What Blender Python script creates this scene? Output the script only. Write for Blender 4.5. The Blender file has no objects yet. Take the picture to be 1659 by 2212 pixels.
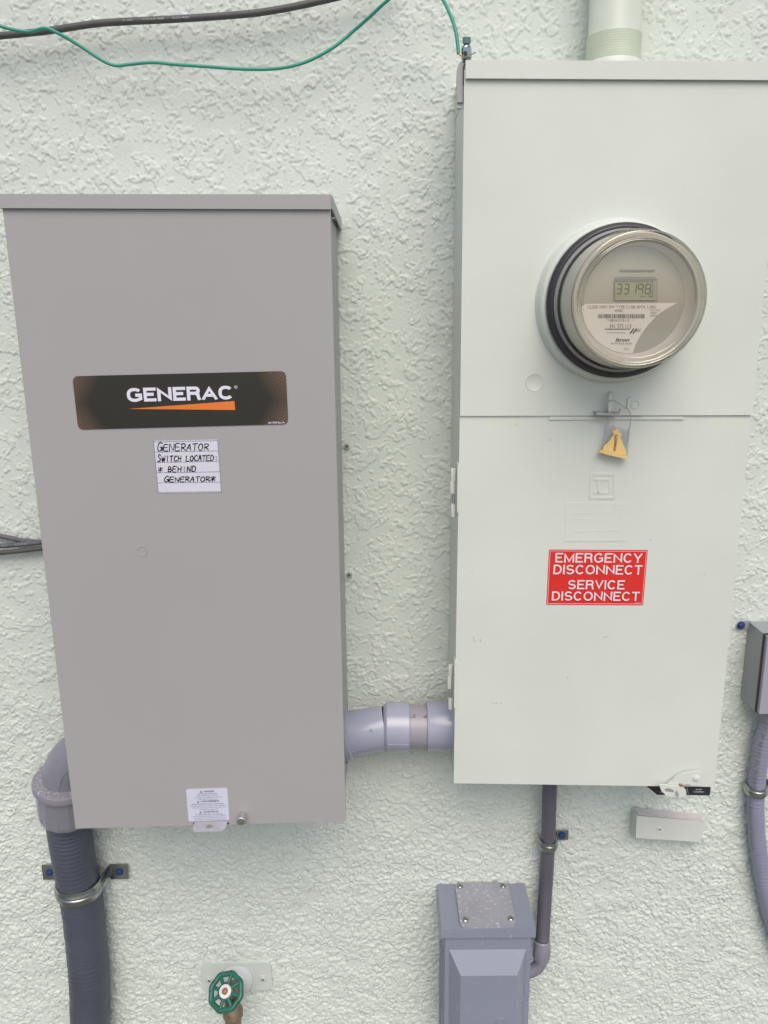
import bpy, bmesh, math, random
import numpy as np
from mathutils import Vector, Matrix

random.seed(7)
R = math.radians
C = bpy.context.scene.collection
scene = bpy.context.scene

# ------------------------------------------------------------------ camera
ZC = 1.62                      # camera height above the ground
WALL = 1.09                    # distance of the wall plane
FPX, PITCH, ROLL = 1690.0, R(13.5), R(-0.53)
F_ = Vector((0, math.cos(PITCH), -math.sin(PITCH)))
R0 = Vector((1, 0, 0))
U0 = R0.cross(F_)
R_ = R0 * math.cos(ROLL) + U0 * math.sin(ROLL)
U_ = -R0 * math.sin(ROLL) + U0 * math.cos(ROLL)
CAM = Vector((0, 0, ZC))
cam_d = bpy.data.cameras.new('camera')
cam = bpy.data.objects.new('camera', cam_d)
C.objects.link(cam)
M = Matrix(((R_.x, U_.x, -F_.x, 0), (R_.y, U_.y, -F_.y, 0), (R_.z, U_.z, -F_.z, ZC), (0, 0, 0, 1)))
cam.matrix_world = M
cam_d.sensor_fit = 'VERTICAL'
cam_d.sensor_height = 36
cam_d.lens = 36 * FPX / 2212
cam_d.clip_start = 0.02
cam_d.clip_end = 200
scene.camera = cam

# ------------------------------------------------------------------ light
SUN_DIR = Vector((0.09, -0.90, 1.12)).normalized()     # towards the sun
w = bpy.data.worlds.new('World')
scene.world = w
w.use_nodes = True
nt = w.node_tree
bg = nt.nodes['Background']
sky = nt.nodes.new('ShaderNodeTexSky')
sky.sky_type = 'NISHITA'
sky.sun_disc = False
sky.sun_elevation = math.asin(SUN_DIR.z)
sky.sun_rotation = math.atan2(SUN_DIR.x, SUN_DIR.y)
sky.dust_density = 3.0
sky.air_density = 1.0
sky.ozone_density = 1.0
nt.links.new(sky.outputs[0], bg.inputs[0])
bg.inputs[1].default_value = 0.12
sd = bpy.data.lights.new('sun', 'SUN')
sd.energy = 1.25
sd.angle = R(44)
sd.color = (1.0, 0.93, 0.84)
so = bpy.data.objects.new('sun', sd)
so.rotation_euler = SUN_DIR.to_track_quat('Z', 'Y').to_euler()
so.location = (1, -2, 4)
C.objects.link(so)
vs = scene.view_settings
vs.view_transform = 'Standard'
vs.look = 'None'
vs.gamma = 1
vs.exposure = 0.36


# ------------------------------------------------------------------ helpers
def P(x, y, d):
    """photo point (x, y), on the plane d metres out in front of the lens"""
    v = F_ * FPX + R_ * (x - 829.5) + U_ * (1106 - y)
    v = v * (d / v.y)
    return v + CAM


def PZ(x, y, z):
    v = F_ * FPX + R_ * (x - 829.5) + U_ * (1106 - y)
    return v * ((z - ZC) / v.z) + CAM


LOC = {}


def thing(name, label, cat, loc, group=None):
    o = bpy.data.objects.new(name, None)
    o.empty_display_size = 0.03
    C.objects.link(o)
    o.location = loc
    o['label'] = label
    o['category'] = cat
    if group:
        o['group'] = group
    LOC[o.name] = Vector(loc)
    return o


class MB:
    def __init__(s):
        s.v, s.f, s.uv = [], [], {}

    def add(s, vs_, fs):
        b = len(s.v)
        s.v += [Vector(a) for a in vs_]
        s.f += [tuple(b + i for i in f) for f in fs]
        return s

    def prism(s, pts, off):
        """pts counter-clockwise as seen from the camera side; off = vector to the back"""
        n = len(pts)
        off = Vector(off)
        vs_ = [Vector(p) for p in pts] + [Vector(p) + off for p in pts]
        fs = [tuple(range(n)), tuple(range(2 * n - 1, n - 1, -1))]
        for i in range(n):
            j = (i + 1) % n
            fs.append((j, i, n + i, n + j))
        return s.add(vs_, fs)

    def slab(s, q, d0, d1):
        pts = [P(x, y, d0) for x, y in q]
        return s.prism(pts, (0, d1 - d0, 0))

    def box(s, c, sx, sy, sz):
        c = Vector(c)
        pts = [c + Vector((a * sx / 2, -sy / 2, b * sz / 2)) for a, b in ((-1, -1), (1, -1), (1, 1), (-1, 1))]
        return s.prism(pts, (0, sy, 0))

    def tube(s, pts, rad, n=16, caps=True, sub=0):
        pts = [Vector(p) for p in pts]
        if sub:
            pts = spline(pts, sub)
        m = len(pts)
        T = []
        for i in range(m):
            a = pts[max(i - 1, 0)]
            b = pts[min(i + 1, m - 1)]
            T.append((b - a).normalized())
        up = Vector((0, -1, 0))
        if abs(T[0].dot(up)) > .9:
            up = Vector((0, 0, 1))
        N = (up - T[0] * up.dot(T[0])).normalized()
        vs_, fs = [], []
        L = 0
        for i in range(m):
            if i:
                N = (N - T[i] * N.dot(T[i])).normalized()
                L += (pts[i] - pts[i - 1]).length
            B = T[i].cross(N)
            r = rad(L, i / (m - 1)) if callable(rad) else rad
            for k in range(n):
                a = 2 * math.pi * k / n
                vs_.append(pts[i] + (N * math.cos(a) + B * math.sin(a)) * r)
        for i in range(m - 1):
            for k in range(n):
                k2 = (k + 1) % n
                fs.append((i * n + k, i * n + k2, (i + 1) * n + k2, (i + 1) * n + k))
        if caps:
            fs.append(tuple(range(n - 1, -1, -1)))
            fs.append(tuple((m - 1) * n + k for k in range(n)))
        return s.add(vs_, fs)

    def lathe(s, c, axis, prof, n=48, cap0=False, cap1=False):
        """prof: (radius, distance along axis from c)"""
        c = Vector(c)
        ax = Vector(axis).normalized()
        up = Vector((0, 0, 1))
        if abs(ax.dot(up)) > .9:
            up = Vector((0, -1, 0))
        N = (up - ax * up.dot(ax)).normalized()
        B = ax.cross(N)
        vs_, fs = [], []
        for r, h in prof:
            for k in range(n):
                a = 2 * math.pi * k / n
                vs_.append(c + ax * h + (N * math.cos(a) + B * math.sin(a)) * r)
        m = len(prof)
        for i in range(m - 1):
            for k in range(n):
                k2 = (k + 1) % n
                fs.append((i * n + k, i * n + k2, (i + 1) * n + k2, (i + 1) * n + k))
        if cap0:
            fs.append(tuple(range(n - 1, -1, -1)))
        if cap1:
            fs.append(tuple((m - 1) * n + k for k in range(n)))
        return s.add(vs_, fs)

    def strip(s, a, b, wd, nrm=(0, -1, 0), th=0.0003):
        """flat straight bar from a to b, width wd, raised th along nrm"""
        a, b, nrm = Vector(a), Vector(b), Vector(nrm).normalized()
        t = (b - a).normalized()
        sd_ = t.cross(nrm).normalized() * wd / 2
        pts = [a - sd_ + nrm * th, b - sd_ + nrm * th, b + sd_ + nrm * th, a + sd_ + nrm * th]
        return s.prism(pts, nrm * -th)

    def build(s, name, mat, parent=None, bevel=0, seg=2, smooth=True, ang=35, label=None, uv=None):
        root = parent
        while root is not None and root.parent is not None:
            root = root.parent
        off = LOC[root.name] if root is not None else LOC.get(name, Vector((0, 0, 0)))
        me = bpy.data.meshes.new(name)
        bm = bmesh.new()
        vv = [bm.verts.new(v - off) for v in s.v]
        for f in s.f:
            try:
                bm.faces.new([vv[i] for i in f])
            except ValueError:
                pass
        if bevel:
            es = [e for e in bm.edges if len(e.link_faces) == 2 and e.calc_face_angle(0) > R(28)]
            bmesh.ops.bevel(bm, geom=es, offset=bevel, segments=seg, profile=.5, affect='EDGES', clamp_overlap=True)
        bmesh.ops.recalc_face_normals(bm, faces=bm.faces)
        if uv is not None:
            ul = bm.loops.layers.uv.new('UVMap')
            for f in bm.faces:
                for l in f.loops:
                    l[ul].uv = uv(l.vert.co + off)
        bm.to_mesh(me)
        bm.free()
        if smooth:
            me.polygons.foreach_set('use_smooth', [True] * len(me.polygons))
            me.set_sharp_from_angle(angle=R(ang))
        me.materials.append(mat)
        o = bpy.data.objects.new(name, me)
        C.objects.link(o)
        if parent is not None:
            o.parent = parent
        if label:
            o['label'] = label
        return o


def spline(pts, sub):
    out = []
    n = len(pts)
    for i in range(n - 1):
        p0, p1, p2, p3 = pts[max(i - 1, 0)], pts[i], pts[i + 1], pts[min(i + 2, n - 1)]
        for k in range(sub):
            t = k / sub
            out.append(.5 * ((2 * p1) + (p2 - p0) * t + (2 * p0 - 5 * p1 + 4 * p2 - p3) * t * t
                             + (3 * p1 - p0 - 3 * p2 + p3) * t ** 3))
    out.append(pts[-1])
    return out


# ------------------------------------------------------------------ materials
def srgb(r, g, b):
    f = lambda c: (c / 255 / 12.92) if c / 255 <= .04045 else ((c / 255 + .055) / 1.055) ** 2.4
    return (f(r), f(g), f(b), 1)


def mat(name, col, rough=.5, metal=0, bump=0, bscale=300, var=.05, vscale=12, dirt=None, dirt_amt=0,
        dscale=120, spec=.5, coat=0, detail=4):
    m = bpy.data.materials.new(name)
    m.use_nodes = True
    t = m.node_tree
    N, L = t.nodes, t.links
    b = N['Principled BSDF']
    tc = N.new('ShaderNodeTexCoord')
    nz = N.new('ShaderNodeTexNoise')
    nz.inputs['Scale'].default_value = vscale
    nz.inputs['Detail'].default_value = 6
    L.new(tc.outputs['Object'], nz.inputs['Vector'])
    mr = N.new('ShaderNodeMapRange')
    mr.inputs[3].default_value = 1 - var
    mr.inputs[4].default_value = 1 + var
    mr.inputs[1].default_value = .3
    mr.inputs[2].default_value = .7
    L.new(nz.outputs[0], mr.inputs[0])
    mx = N.new('ShaderNodeMix')
    mx.data_type = 'RGBA'
    mx.blend_type = 'MULTIPLY'
    mx.inputs['Factor'].default_value = 1
    mx.inputs['A'].default_value = col
    L.new(mr.outputs[0], mx.inputs['B'])
    out = mx.outputs['Result']
    if dirt:
        n2 = N.new('ShaderNodeTexNoise')
        n2.inputs['Scale'].default_value = dscale
        n2.inputs['Detail'].default_value = 8
        n2.inputs['Roughness'].default_value = .7
        L.new(tc.outputs['Object'], n2.inputs['Vector'])
        r2 = N.new('ShaderNodeMapRange')
        r2.inputs[1].default_value = .68 - dirt_amt * .2
        r2.inputs[2].default_value = .76 - dirt_amt * .15
        L.new(n2.outputs[0], r2.inputs[0])
        m2 = N.new('ShaderNodeMix')
        m2.data_type = 'RGBA'
        L.new(r2.outputs[0], m2.inputs['Factor'])
        L.new(out, m2.inputs['A'])
        m2.inputs['B'].default_value = dirt
        out = m2.outputs['Result']
    L.new(out, b.inputs['Base Color'])
    rr = N.new('ShaderNodeMapRange')
    rr.inputs[3].default_value = max(rough - .06, .02)
    rr.inputs[4].default_value = min(rough + .08, 1)
    L.new(nz.outputs[0], rr.inputs[0])
    L.new(rr.outputs[0], b.inputs['Roughness'])
    b.inputs['Metallic'].default_value = metal
    b.inputs['Specular IOR Level'].default_value = spec
    b.inputs['Coat Weight'].default_value = coat
    if bump:
        n3 = N.new('ShaderNodeTexNoise')
        n3.inputs['Scale'].default_value = bscale
        n3.inputs['Detail'].default_value = detail
        L.new(tc.outputs['Object'], n3.inputs['Vector'])
        bp = N.new('ShaderNodeBump')
        bp.inputs['Strength'].default_value = 1
        bp.inputs['Distance'].default_value = bump
        L.new(n3.outputs[0], bp.inputs['Height'])
        L.new(bp.outputs[0], b.inputs['Normal'])
    return m


WALLC = (.605, .655, .602, 1)
m_stucco = mat('mint_stucco', WALLC, .62, bump=.0004, bscale=420, var=.035, vscale=5, spec=.35,
               dirt=(.40, .45, .36, 1), dirt_amt=.05, dscale=9)
m_mint = mat('mint_painted_steel', (.632, .667, .606, 1), .38, bump=.00014, bscale=200, var=.045, vscale=6,
             dirt=(.42, .44, .37, 1), dirt_amt=-.12, dscale=26, spec=.4)
m_mintpipe = mat('mint_painted_pipe', (.600, .640, .555, 1), .38, bump=.0002, bscale=90, var=.05, vscale=14, spec=.4)
m_caulk = mat('green_grey_sealant', (.52, .575, .455, 1), .45, bump=.0004, bscale=120, var=.08, vscale=30)
m_grey = mat('beige_grey_powder_coat', (.368, .355, .358, 1), .36, bump=.00005, bscale=900, var=.02, vscale=4,
             spec=.4)
m_greyside = mat('beige_grey_powder_coat_body', (.375, .385, .372, 1), .46, bump=.00005, bscale=900, var=.02, vscale=4)
m_cool = mat('cool_grey_powder_coat', (.240, .260, .328, 1), .27, bump=.00005, bscale=700, var=.03, vscale=8,
             dirt=(.62, .64, .70, 1), dirt_amt=.16, dscale=85)
m_cooldust = mat('dusty_grey_plate', (.305, .308, .345, 1), .55, bump=.0001, bscale=300, var=.08, vscale=20,
                 dirt=(.62, .60, .64, 1), dirt_amt=.55, dscale=170)
m_pvc = mat('light_grey_pvc', (.325, .338, .435, 1), .20, bump=.00005, bscale=60, var=.03, vscale=15, spec=.6)
m_pvc2 = mat('warm_grey_pvc', (.300, .290, .330, 1), .34, bump=.00008, bscale=200, var=.05, vscale=20)
m_elbow = mat('grey_pvc_elbow', (.225, .224, .268, 1), .30, bump=.00006, bscale=150, var=.06, vscale=20)
m_elbowdust = mat('speckled_grey_pvc', (.215, .205, .240, 1), .45, bump=.0001, bscale=200, var=.05, vscale=20,
                  dirt=(.55, .53, .62, 1), dirt_amt=.75, dscale=420)
m_hose = mat('dark_grey_vinyl_hose', (.070, .079, .108, 1), .42, bump=.0001, bscale=80, var=.12, vscale=14)
m_hose2 = mat('mid_grey_vinyl_hose', (.245, .252, .345, 1), .40, bump=.0001, bscale=80, var=.06, vscale=14)
m_hose1 = mat('brown_grey_vinyl_hose', (.105, .102, .125, 1), .42, bump=.0001, bscale=80, var=.10, vscale=14)
m_zinc = mat('zinc_plated_steel', (.40, .43, .41, 1), .24, metal=1.0, bump=.0001, bscale=250, var=.2, vscale=60)
m_galv = mat('dull_galvanised_steel', (.42, .43, .43, 1), .5, metal=.5, bump=.0001, bscale=200, var=.12, vscale=50)
m_tab = mat('bright_galvanised_tab', (.62, .62, .72, 1), .42, metal=.4, var=.12, vscale=40)
m_knob = mat('nickel_knob', (.62, .62, .62, 1), .3, metal=.9, var=.08, vscale=60)
m_knobend = mat('nickel_knob_end', (.25, .25, .22, 1), .5, metal=.7, var=.2, vscale=200)
m_blue = mat('blue_coated_screw', (.030, .058, .185, 1), .45, metal=.2, bump=.0002, bscale=400, var=.25, vscale=150)
m_black = mat('black_plastic', (.030, .030, .034, 1), .38, var=.15, vscale=30)
m_blackcable = mat('black_cable_jacket', (.075, .075, .075, 1), .5, bump=.0001, bscale=300, var=.15, vscale=60)
m_bluecable = mat('weathered_black_cable', (.10, .10, .12, 1), .55, bump=.0002, bscale=300, var=.25, vscale=120,
                  dirt=(.35, .35, .40, 1), dirt_amt=.12, dscale=500)
m_green = mat('green_wire_insulation', (.030, .285, .195, 1), .35, var=.06, vscale=40)
m_greenpaint = mat('chipped_green_enamel', (.018, .120, .082, 1), .3, bump=.0004, bscale=160, var=.2, vscale=60,
                   dirt=(.16, .15, .11, 1), dirt_amt=.35, dscale=110)
m_brass = mat('tarnished_brass', (.26, .19, .135, 1), .5, metal=.45, bump=.0004, bscale=200, var=.25, vscale=70)
m_copper = mat('bare_copper', (.55, .35, .25, 1), .4, metal=.7)
m_rust = mat('rusty_washer', (.28, .12, .05, 1), .7, bump=.0003, bscale=400, var=.4, vscale=200)
m_hub = mat('white_rust_stained_disc', (.66, .64, .62, 1), .5, var=.08, vscale=80, dirt=(.35, .18, .08, 1),
            dirt_amt=.12, dscale=120)
m_white = mat('white_painted_metal', (.62, .66, .66, 1), .45, bump=.0003, bscale=120, var=.06, vscale=30)
m_plate = mat('wall_painted_plate', (.575, .632, .588, 1), .5, bump=.0003, bscale=160, var=.04, vscale=20)
m_scuff = mat('faint_scuff', (.30, .31, .28, 1), .6)
m_utility = mat('chalky_painted_box', (.585, .610, .570, 1), .55, bump=.0002, bscale=180, var=.04, vscale=20)
m_utiltop = mat('sun_faded_pink_top', (.64, .60, .61, 1), .6, bump=.0005, bscale=150, var=.07, vscale=30,
                dirt=(.35, .32, .31, 1), dirt_amt=.0, dscale=150)
m_red = mat('red_vinyl', (.66, .028, .020, 1), .36, var=.03, vscale=20, spec=.5)
m_pink = mat('white_print_on_red', (.80, .66, .69, 1), .4, var=.01)
m_paper = mat('white_paper', (.62, .62, .70, 1), .6, var=.02, vscale=25)
m_label = mat('white_vinyl_label', (.60, .61, .72, 1), .45, var=.02, vscale=30)
m_ink = mat('black_ink', (.025, .022, .03, 1), .6, var=.02)
m_inkblue = mat('faded_blue_ink', (.14, .16, .26, 1), .6, var=.02)
m_inkgrey = mat('grey_print', (.20, .20, .19, 1), .6, var=.02)
m_orange = mat('orange_print', (.72, .185, .035, 1), .4, var=.02)
m_logowhite = mat('white_print', (.70, .71, .80, 1), .4, var=.01)
m_face = mat('meter_faceplate', (.42, .40, .355, 1), .5, var=.03, vscale=20)
m_facelite = mat('meter_faceplate_rim', (.64, .61, .56, 1), .4, var=.03, vscale=20)
m_metlabel = mat('meter_label_paper', (.78, .74, .68, 1), .55, var=.02, vscale=20)
m_ringgrey = mat('grey_inner_ring', (.27, .27, .265, 1), .4)
m_lcd = mat('lcd_glass', (.33, .34, .24, 1), .25, var=.03, vscale=40)
m_lcdframe = mat('lcd_frame', (.36, .34, .31, 1), .5, var=.02)
m_digit = mat('lcd_digit', (.075, .075, .055, 1), .5, var=.02)
m_yellow = mat('yellow_plastic', (.80, .57, .22, 1), .4, var=.04, vscale=60)
m_tealscrew = mat('oxidised_green_screw', (.16, .27, .24, 1), .5, metal=.4, var=.2, vscale=200)
m_gasket = mat('black_gasket', (.035, .035, .037, 1), .55)
m_jbox = mat('junction_box_pvc', (.275, .295, .320, 1), .34, bump=.00005, bscale=200, var=.06, vscale=15)
m_jlid = mat('junction_box_lid', (.335, .335, .395, 1), .34, bump=.00005, bscale=200, var=.03, vscale=15)
m_dark = mat('dark_recess', (.04, .04, .04, 1), .8)
m_ground = mat('pale_concrete', (.19, .185, .165, 1), .8, bump=.002, bscale=60, var=.1, vscale=3)


def mat_glass(name, tint, gloss_lo, gloss_hi, rough=.04):
    m = bpy.data.materials.new(name)
    m.use_nodes = True
    t = m.node_tree
    N, L = t.nodes, t.links
    N.remove(N['Principled BSDF'])
    out = N['Material Output']
    tr = N.new('ShaderNodeBsdfTransparent')
    tr.inputs[0].default_value = tint
    gl = N.new('ShaderNodeBsdfGlossy')
    gl.inputs['Roughness'].default_value = rough
    gl.inputs[0].default_value = (.95, .95, .93, 1)
    lw = N.new('ShaderNodeLayerWeight')
    lw.inputs[0].default_value = .25
    mr = N.new('ShaderNodeMapRange')
    mr.inputs[3].default_value = gloss_lo
    mr.inputs[4].default_value = gloss_hi
    L.new(lw.outputs['Fresnel'], mr.inputs[0])
    mx = N.new('ShaderNodeMixShader')
    L.new(mr.outputs[0], mx.inputs[0])
    L.new(tr.outputs[0], mx.inputs[1])
    L.new(gl.outputs[0], mx.inputs[2])
    L.new(mx.outputs[0], out.inputs[0])
    return m


m_glass = mat_glass('clear_glass', (.965, .965, .94, 1), .085, .65)
m_glassrim = mat_glass('thick_glass_rim', (.90, .89, .82, 1), .10, .7, .06)
m_clearplastic = mat_glass('clear_plastic', (.93, .93, .97, 1), .13, .6, .25)


def mat_badge():
    """black badge with fine brown cross-hatching fading in towards both ends"""
    m = bpy.data.materials.new('black_hatched_badge')
    m.use_nodes = True
    t = m.node_tree
    N, L = t.nodes, t.links
    b = N['Principled BSDF']
    b.inputs['Roughness'].default_value = .33
    uv = N.new('ShaderNodeUVMap')
    sp = N.new('ShaderNodeSeparateXYZ')
    L.new(uv.outputs[0], sp.inputs[0])

    def math_(op, a, b_=None, c=None):
        n = N.new('ShaderNodeMath')
        n.operation = op
        for i, x in enumerate((a, b_, c)):
            if x is None:
                continue
            if isinstance(x, (int, float)):
                n.inputs[i].default_value = x
            else:
                L.new(x, n.inputs[i])
        return n.outputs[0]
    x, y = sp.outputs[0], sp.outputs[1]
    x4 = math_('MULTIPLY', x, 3.85)
    lines = []
    for ax, ay, fr in ((.55, 1, 21), (1, -.75, 19)):
        s_ = math_('ADD', math_('MULTIPLY', x4, ax * fr), math_('MULTIPLY', y, ay * fr))
        fr_ = math_('FRACT', s_)
        lines.append(math_('LESS_THAN', fr_, .20))
    ln = math_('MAXIMUM', lines[0], lines[1])
    e = math_('ABSOLUTE', math_('SUBTRACT', x, .49))
    yy = math_('ABSOLUTE', math_('SUBTRACT', y, .5))
    k = math_('ADD', math_('MULTIPLY', e, 2.0), math_('MULTIPLY', yy, .30))
    mr = N.new('ShaderNodeMapRange')
    mr.inputs[1].default_value = .86
    mr.inputs[2].default_value = 1.25
    L.new(k, mr.inputs[0])
    f = math_('MULTIPLY', ln, mr.outputs[0])
    mx = N.new('ShaderNodeMix')
    mx.data_type = 'RGBA'
    L.new(f, mx.inputs['Factor'])
    base = N.new('ShaderNodeMix')
    base.data_type = 'RGBA'
    L.new(mr.outputs[0], base.inputs['Factor'])
    base.inputs['A'].default_value = (.026, .024, .019, 1)
    base.inputs['B'].default_value = (.045, .034, .027, 1)
    L.new(base.outputs['Result'], mx.inputs['A'])
    mx.inputs['B'].default_value = (.38, .23, .16, 1)
    L.new(mx.outputs['Result'], b.inputs['Base Color'])
    return m


m_badge = mat_badge()


# ------------------------------------------------------------------ flat print helpers
def quad(pts, d=None, lift=0):
    """bilinear map (u right, v down) on four photo corners tl, tr, br, bl at distance d, or on four 3-D points"""
    c = [P(x, y, d) for x, y in pts] if d is not None else [Vector(p) for p in pts]
    nrm = (c[1] - c[0]).cross(c[3] - c[0]).normalized() * -1
    if nrm.dot(CAM - c[0]) < 0:
        nrm = -nrm

    def q(u, v, l=0):
        a = c[0].lerp(c[1], u)
        b = c[3].lerp(c[2], u)
        return a.lerp(b, v) + nrm * (l + lift)
    q.n = nrm
    q.c = c
    q.w = (c[1] - c[0]).length
    q.h = (c[3] - c[0]).length
    return q


def decal(name, q, m, parent, rnd=.0, th=.0004, uv=(0, 0, 1, 1), label=None):
    """thin sheet with rounded corners lying on q"""
    ru, rv = rnd / q.w, rnd / q.h
    u0, v0, u1, v1 = uv
    pp = []
    if rnd:
        for cu, cv, a0 in ((u0 + ru, v1 - rv, 90), (u1 - ru, v1 - rv, 0), (u1 - ru, v0 + rv, -90), (u0 + ru, v0 + rv, -180)):
            for k in range(7):
                a = R(a0 + 90 - k * 15)
                pp.append((cu + ru * math.cos(a), cv + rv * math.sin(a)))
    else:
        pp = [(u0, v1), (u1, v1), (u1, v0), (u0, v0)]
    mb = MB().prism([q(u, v, th) for u, v in pp], q.n * -th)
    c = q.c

    def uvf(p):
        e1, e2 = c[1] - c[0], c[3] - c[0]
        r = p - c[0]
        return (r.dot(e1) / e1.length_squared, 1 - r.dot(e2) / e2.length_squared)
    return mb.build(name, m, parent, smooth=False, uv=uvf, label=label)


TCACHE = {}


def text2d(s, off=0.0, shear=0):
    key = (s, off, shear)
    if key in TCACHE:
        return TCACHE[key]
    cu = bpy.data.curves.new('txt', 'FONT')
    cu.body = s
    cu.offset = off
    cu.shear = shear
    cu.resolution_u = 4
    cu.fill_mode = 'FRONT'
    o = bpy.data.objects.new('txt', cu)
    C.objects.link(o)
    bpy.context.view_layer.update()
    me = bpy.data.meshes.new_from_object(o)
    vs_ = [(v.co.x, v.co.y) for v in me.vertices]
    fs = [tuple(p.vertices) for p in me.polygons]
    bpy.data.objects.remove(o)
    bpy.data.curves.remove(cu)
    bpy.data.meshes.remove(me)
    xs = [v[0] for v in vs_]
    ys = [v[1] for v in vs_]
    r = (vs_, fs, min(xs), max(xs), min(ys), max(ys))
    TCACHE[key] = r
    return r


def letters(name, items, q, m, parent, lift=.0006, rot=0):
    """items: (text, u0, v0, u1, v1[, bold[, shear]]) boxes in the quad"""
    mb = MB()
    for it in items:
        s, u0, v0, u1, v1 = it[:5]
        off = it[5] if len(it) > 5 else 0
        sh = it[6] if len(it) > 6 else 0
        vs_, fs, x0, x1, y0, y1 = text2d(s, off, sh)
        pts = []
        for x, y in vs_:
            a, b = (x - x0) / (x1 - x0), (y - y0) / (y1 - y0)
            if rot == 90:      # reads upward
                a, b = 1 - b, a
                pts.append(q(u0 + (u1 - u0) * a, v1 + (v0 - v1) * b, lift))
            elif rot == 180:
                pts.append(q(u1 + (u0 - u1) * a, v0 + (v1 - v0) * b, lift))
            else:
                pts.append(q(u0 + (u1 - u0) * a, v1 + (v0 - v1) * b, lift))
        mb.add(pts, fs)
    return mb.build(name, m, parent, smooth=False)


def arc(cx, cy, rx, ry, a0, a1, n=14, e=1.0):
    out = []
    for k in range(n + 1):
        a = R(a0 + (a1 - a0) * k / n)
        c_, s_ = math.cos(a), math.sin(a)
        out.append((cx + rx * math.copysign(abs(c_) ** e, c_), cy + ry * math.copysign(abs(s_) ** e, s_)))
    return out


def glyphs(e):
    A_ = lambda *a: arc(*a, e=e)
    return {
        'E': (.70, [[(1, 1), (0, 1), (0, 0), (1, 0)], [(.02, .52), (.93, .52)]]),
        'M': (.92, [[(0, 0), (0, 1), (.5, 0), (1, 1), (1, 0)]]),
        'R': (.76, [[(0, 0), (0, 1), (.55, 1)] + A_(.62, .76, .33, .24, 90, -90, 10) + [(.02, .52)], [(.66, .50), (.90, .42), (.93, .2), (1, 0)]]),
        'G': (.86, [A_(.5, .5, .5, .5, 40, 305, 26) + [(.98, .14), (.98, .47), (.56, .47)]]),
        'N': (.80, [[(0, 0), (0, 1), (1, 0), (1, 1)]]),
        'C': (.82, [A_(.5, .5, .5, .5, 38, 322, 26)]),
        'Y': (.78, [[(0, 1), (.5, .42), (1, 1)], [(.5, .46), (.5, 0)]]),
        'D': (.78, [[(0, 0), (0, 1), (.40, 1)] + A_(.45, .5, .55, .5, 85, -85, 16) + [(.40, 0), (0, 0)]]),
        'I': (.17, [[(.5, 0), (.5, 1)]]),
        'S': (.76, [A_(.5, .74, .46, .26, 25, 262, 16) + A_(.5, .25, .5, .25, 82, -158, 16)]),
        'O': (.88, [A_(.5, .5, .5, .5, 90, 450, 36)]),
        'T': (.72, [[(0, 1), (1, 1)], [(.5, .98), (.5, 0)]]),
        'V': (.78, [[(0, 1), (.5, 0), (1, 1)]]),
        'A': (.86, [[(0, 0), (.5, 1), (1, 0)], [(.22, .30), (.78, .30)]]),
    }


def grotesk(name, lines, q, m, parent, t=.17, wide=1.0, gap=.13, e=1.0, lift=.0006):
    """constant-stroke capital letters; lines: (text, u0, v0, u1, v1)"""
    G = glyphs(e)
    import itertools
    cnt = itertools.count()
    mb = MB()
    for s, u0, v0, u1, v1 in lines:
        adv = [max(G[c][0] * wide, t * 1.02) for c in s]
        tot = sum(adv) + gap * (len(s) - 1)
        x = 0
        for ch, wch in zip(s, adv):
            for si, stt in enumerate(G[ch][1]):
                pts = [(x + t / 2 + px * (wch - t), t / 2 + py * (1 - t)) for px, py in stt]
                if ch == 'I':
                    pts = [(x + wch / 2, 0), (x + wch / 2, 1)]
                else:
                    # let straight ends run to the full letter box
                    def ext(a, b):
                        dx, dy = a[0] - b[0], a[1] - b[1]
                        l = math.hypot(dx, dy)
                        return (a[0] + dx / l * t / 2, a[1] + dy / l * t / 2)
                    fx = lambda p: p[0] <= .02 or p[0] >= .98 or p[1] <= .02 or p[1] >= .98
                    if fx(stt[0]) and stt[0] != stt[-1]:
                        pts[0] = ext(pts[0], pts[1])
                    if fx(stt[-1]) and stt[0] != stt[-1]:
                        pts[-1] = ext(pts[-1], pts[-2])
                n = len(pts)
                closed = math.hypot(pts[0][0] - pts[-1][0], pts[0][1] - pts[-1][1]) < 1e-4
                L_, R2 = [], []
                for i in range(n):
                    p = pts[i]
                    pa = pts[i - 1] if i else (pts[-2] if closed else None)
                    pb = pts[i + 1] if i < n - 1 else (pts[1] if closed else None)
                    ns = []
                    for a_, b_ in ((pa, p), (p, pb)):
                        if a_ is None or b_ is None:
                            continue
                        dx, dy = b_[0] - a_[0], b_[1] - a_[1]
                        l = math.hypot(dx, dy) or 1
                        ns.append((-dy / l, dx / l))
                    if len(ns) == 2:
                        mx, my = ns[0][0] + ns[1][0], ns[0][1] + ns[1][1]
                        k = mx * ns[0][0] + my * ns[0][1]
                        k = max(k, .12)
                        nx_, ny_ = mx / k, my / k
                    else:
                        nx_, ny_ = ns[0]
                    cl = lambda v: min(max(v, 0), 1)
                    L_.append((p[0] + nx_ * t / 2, cl(p[1] + ny_ * t / 2)))
                    R2.append((p[0] - nx_ * t / 2, cl(p[1] - ny_ * t / 2)))
                f = lambda p: q(u0 + (u1 - u0) * p[0] / tot, v1 + (v0 - v1) * p[1], lift + .00003 * si + 1.5e-6 * next(cnt))
                vs_ = [f(p) for p in L_] + [f(p) for p in R2]
                mb.add(vs_, [(i, n + i, n + i + 1, i + 1) for i in range(n - 1)])
            x += wch + gap
    return mb.build(name, m, parent, smooth=False)


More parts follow.
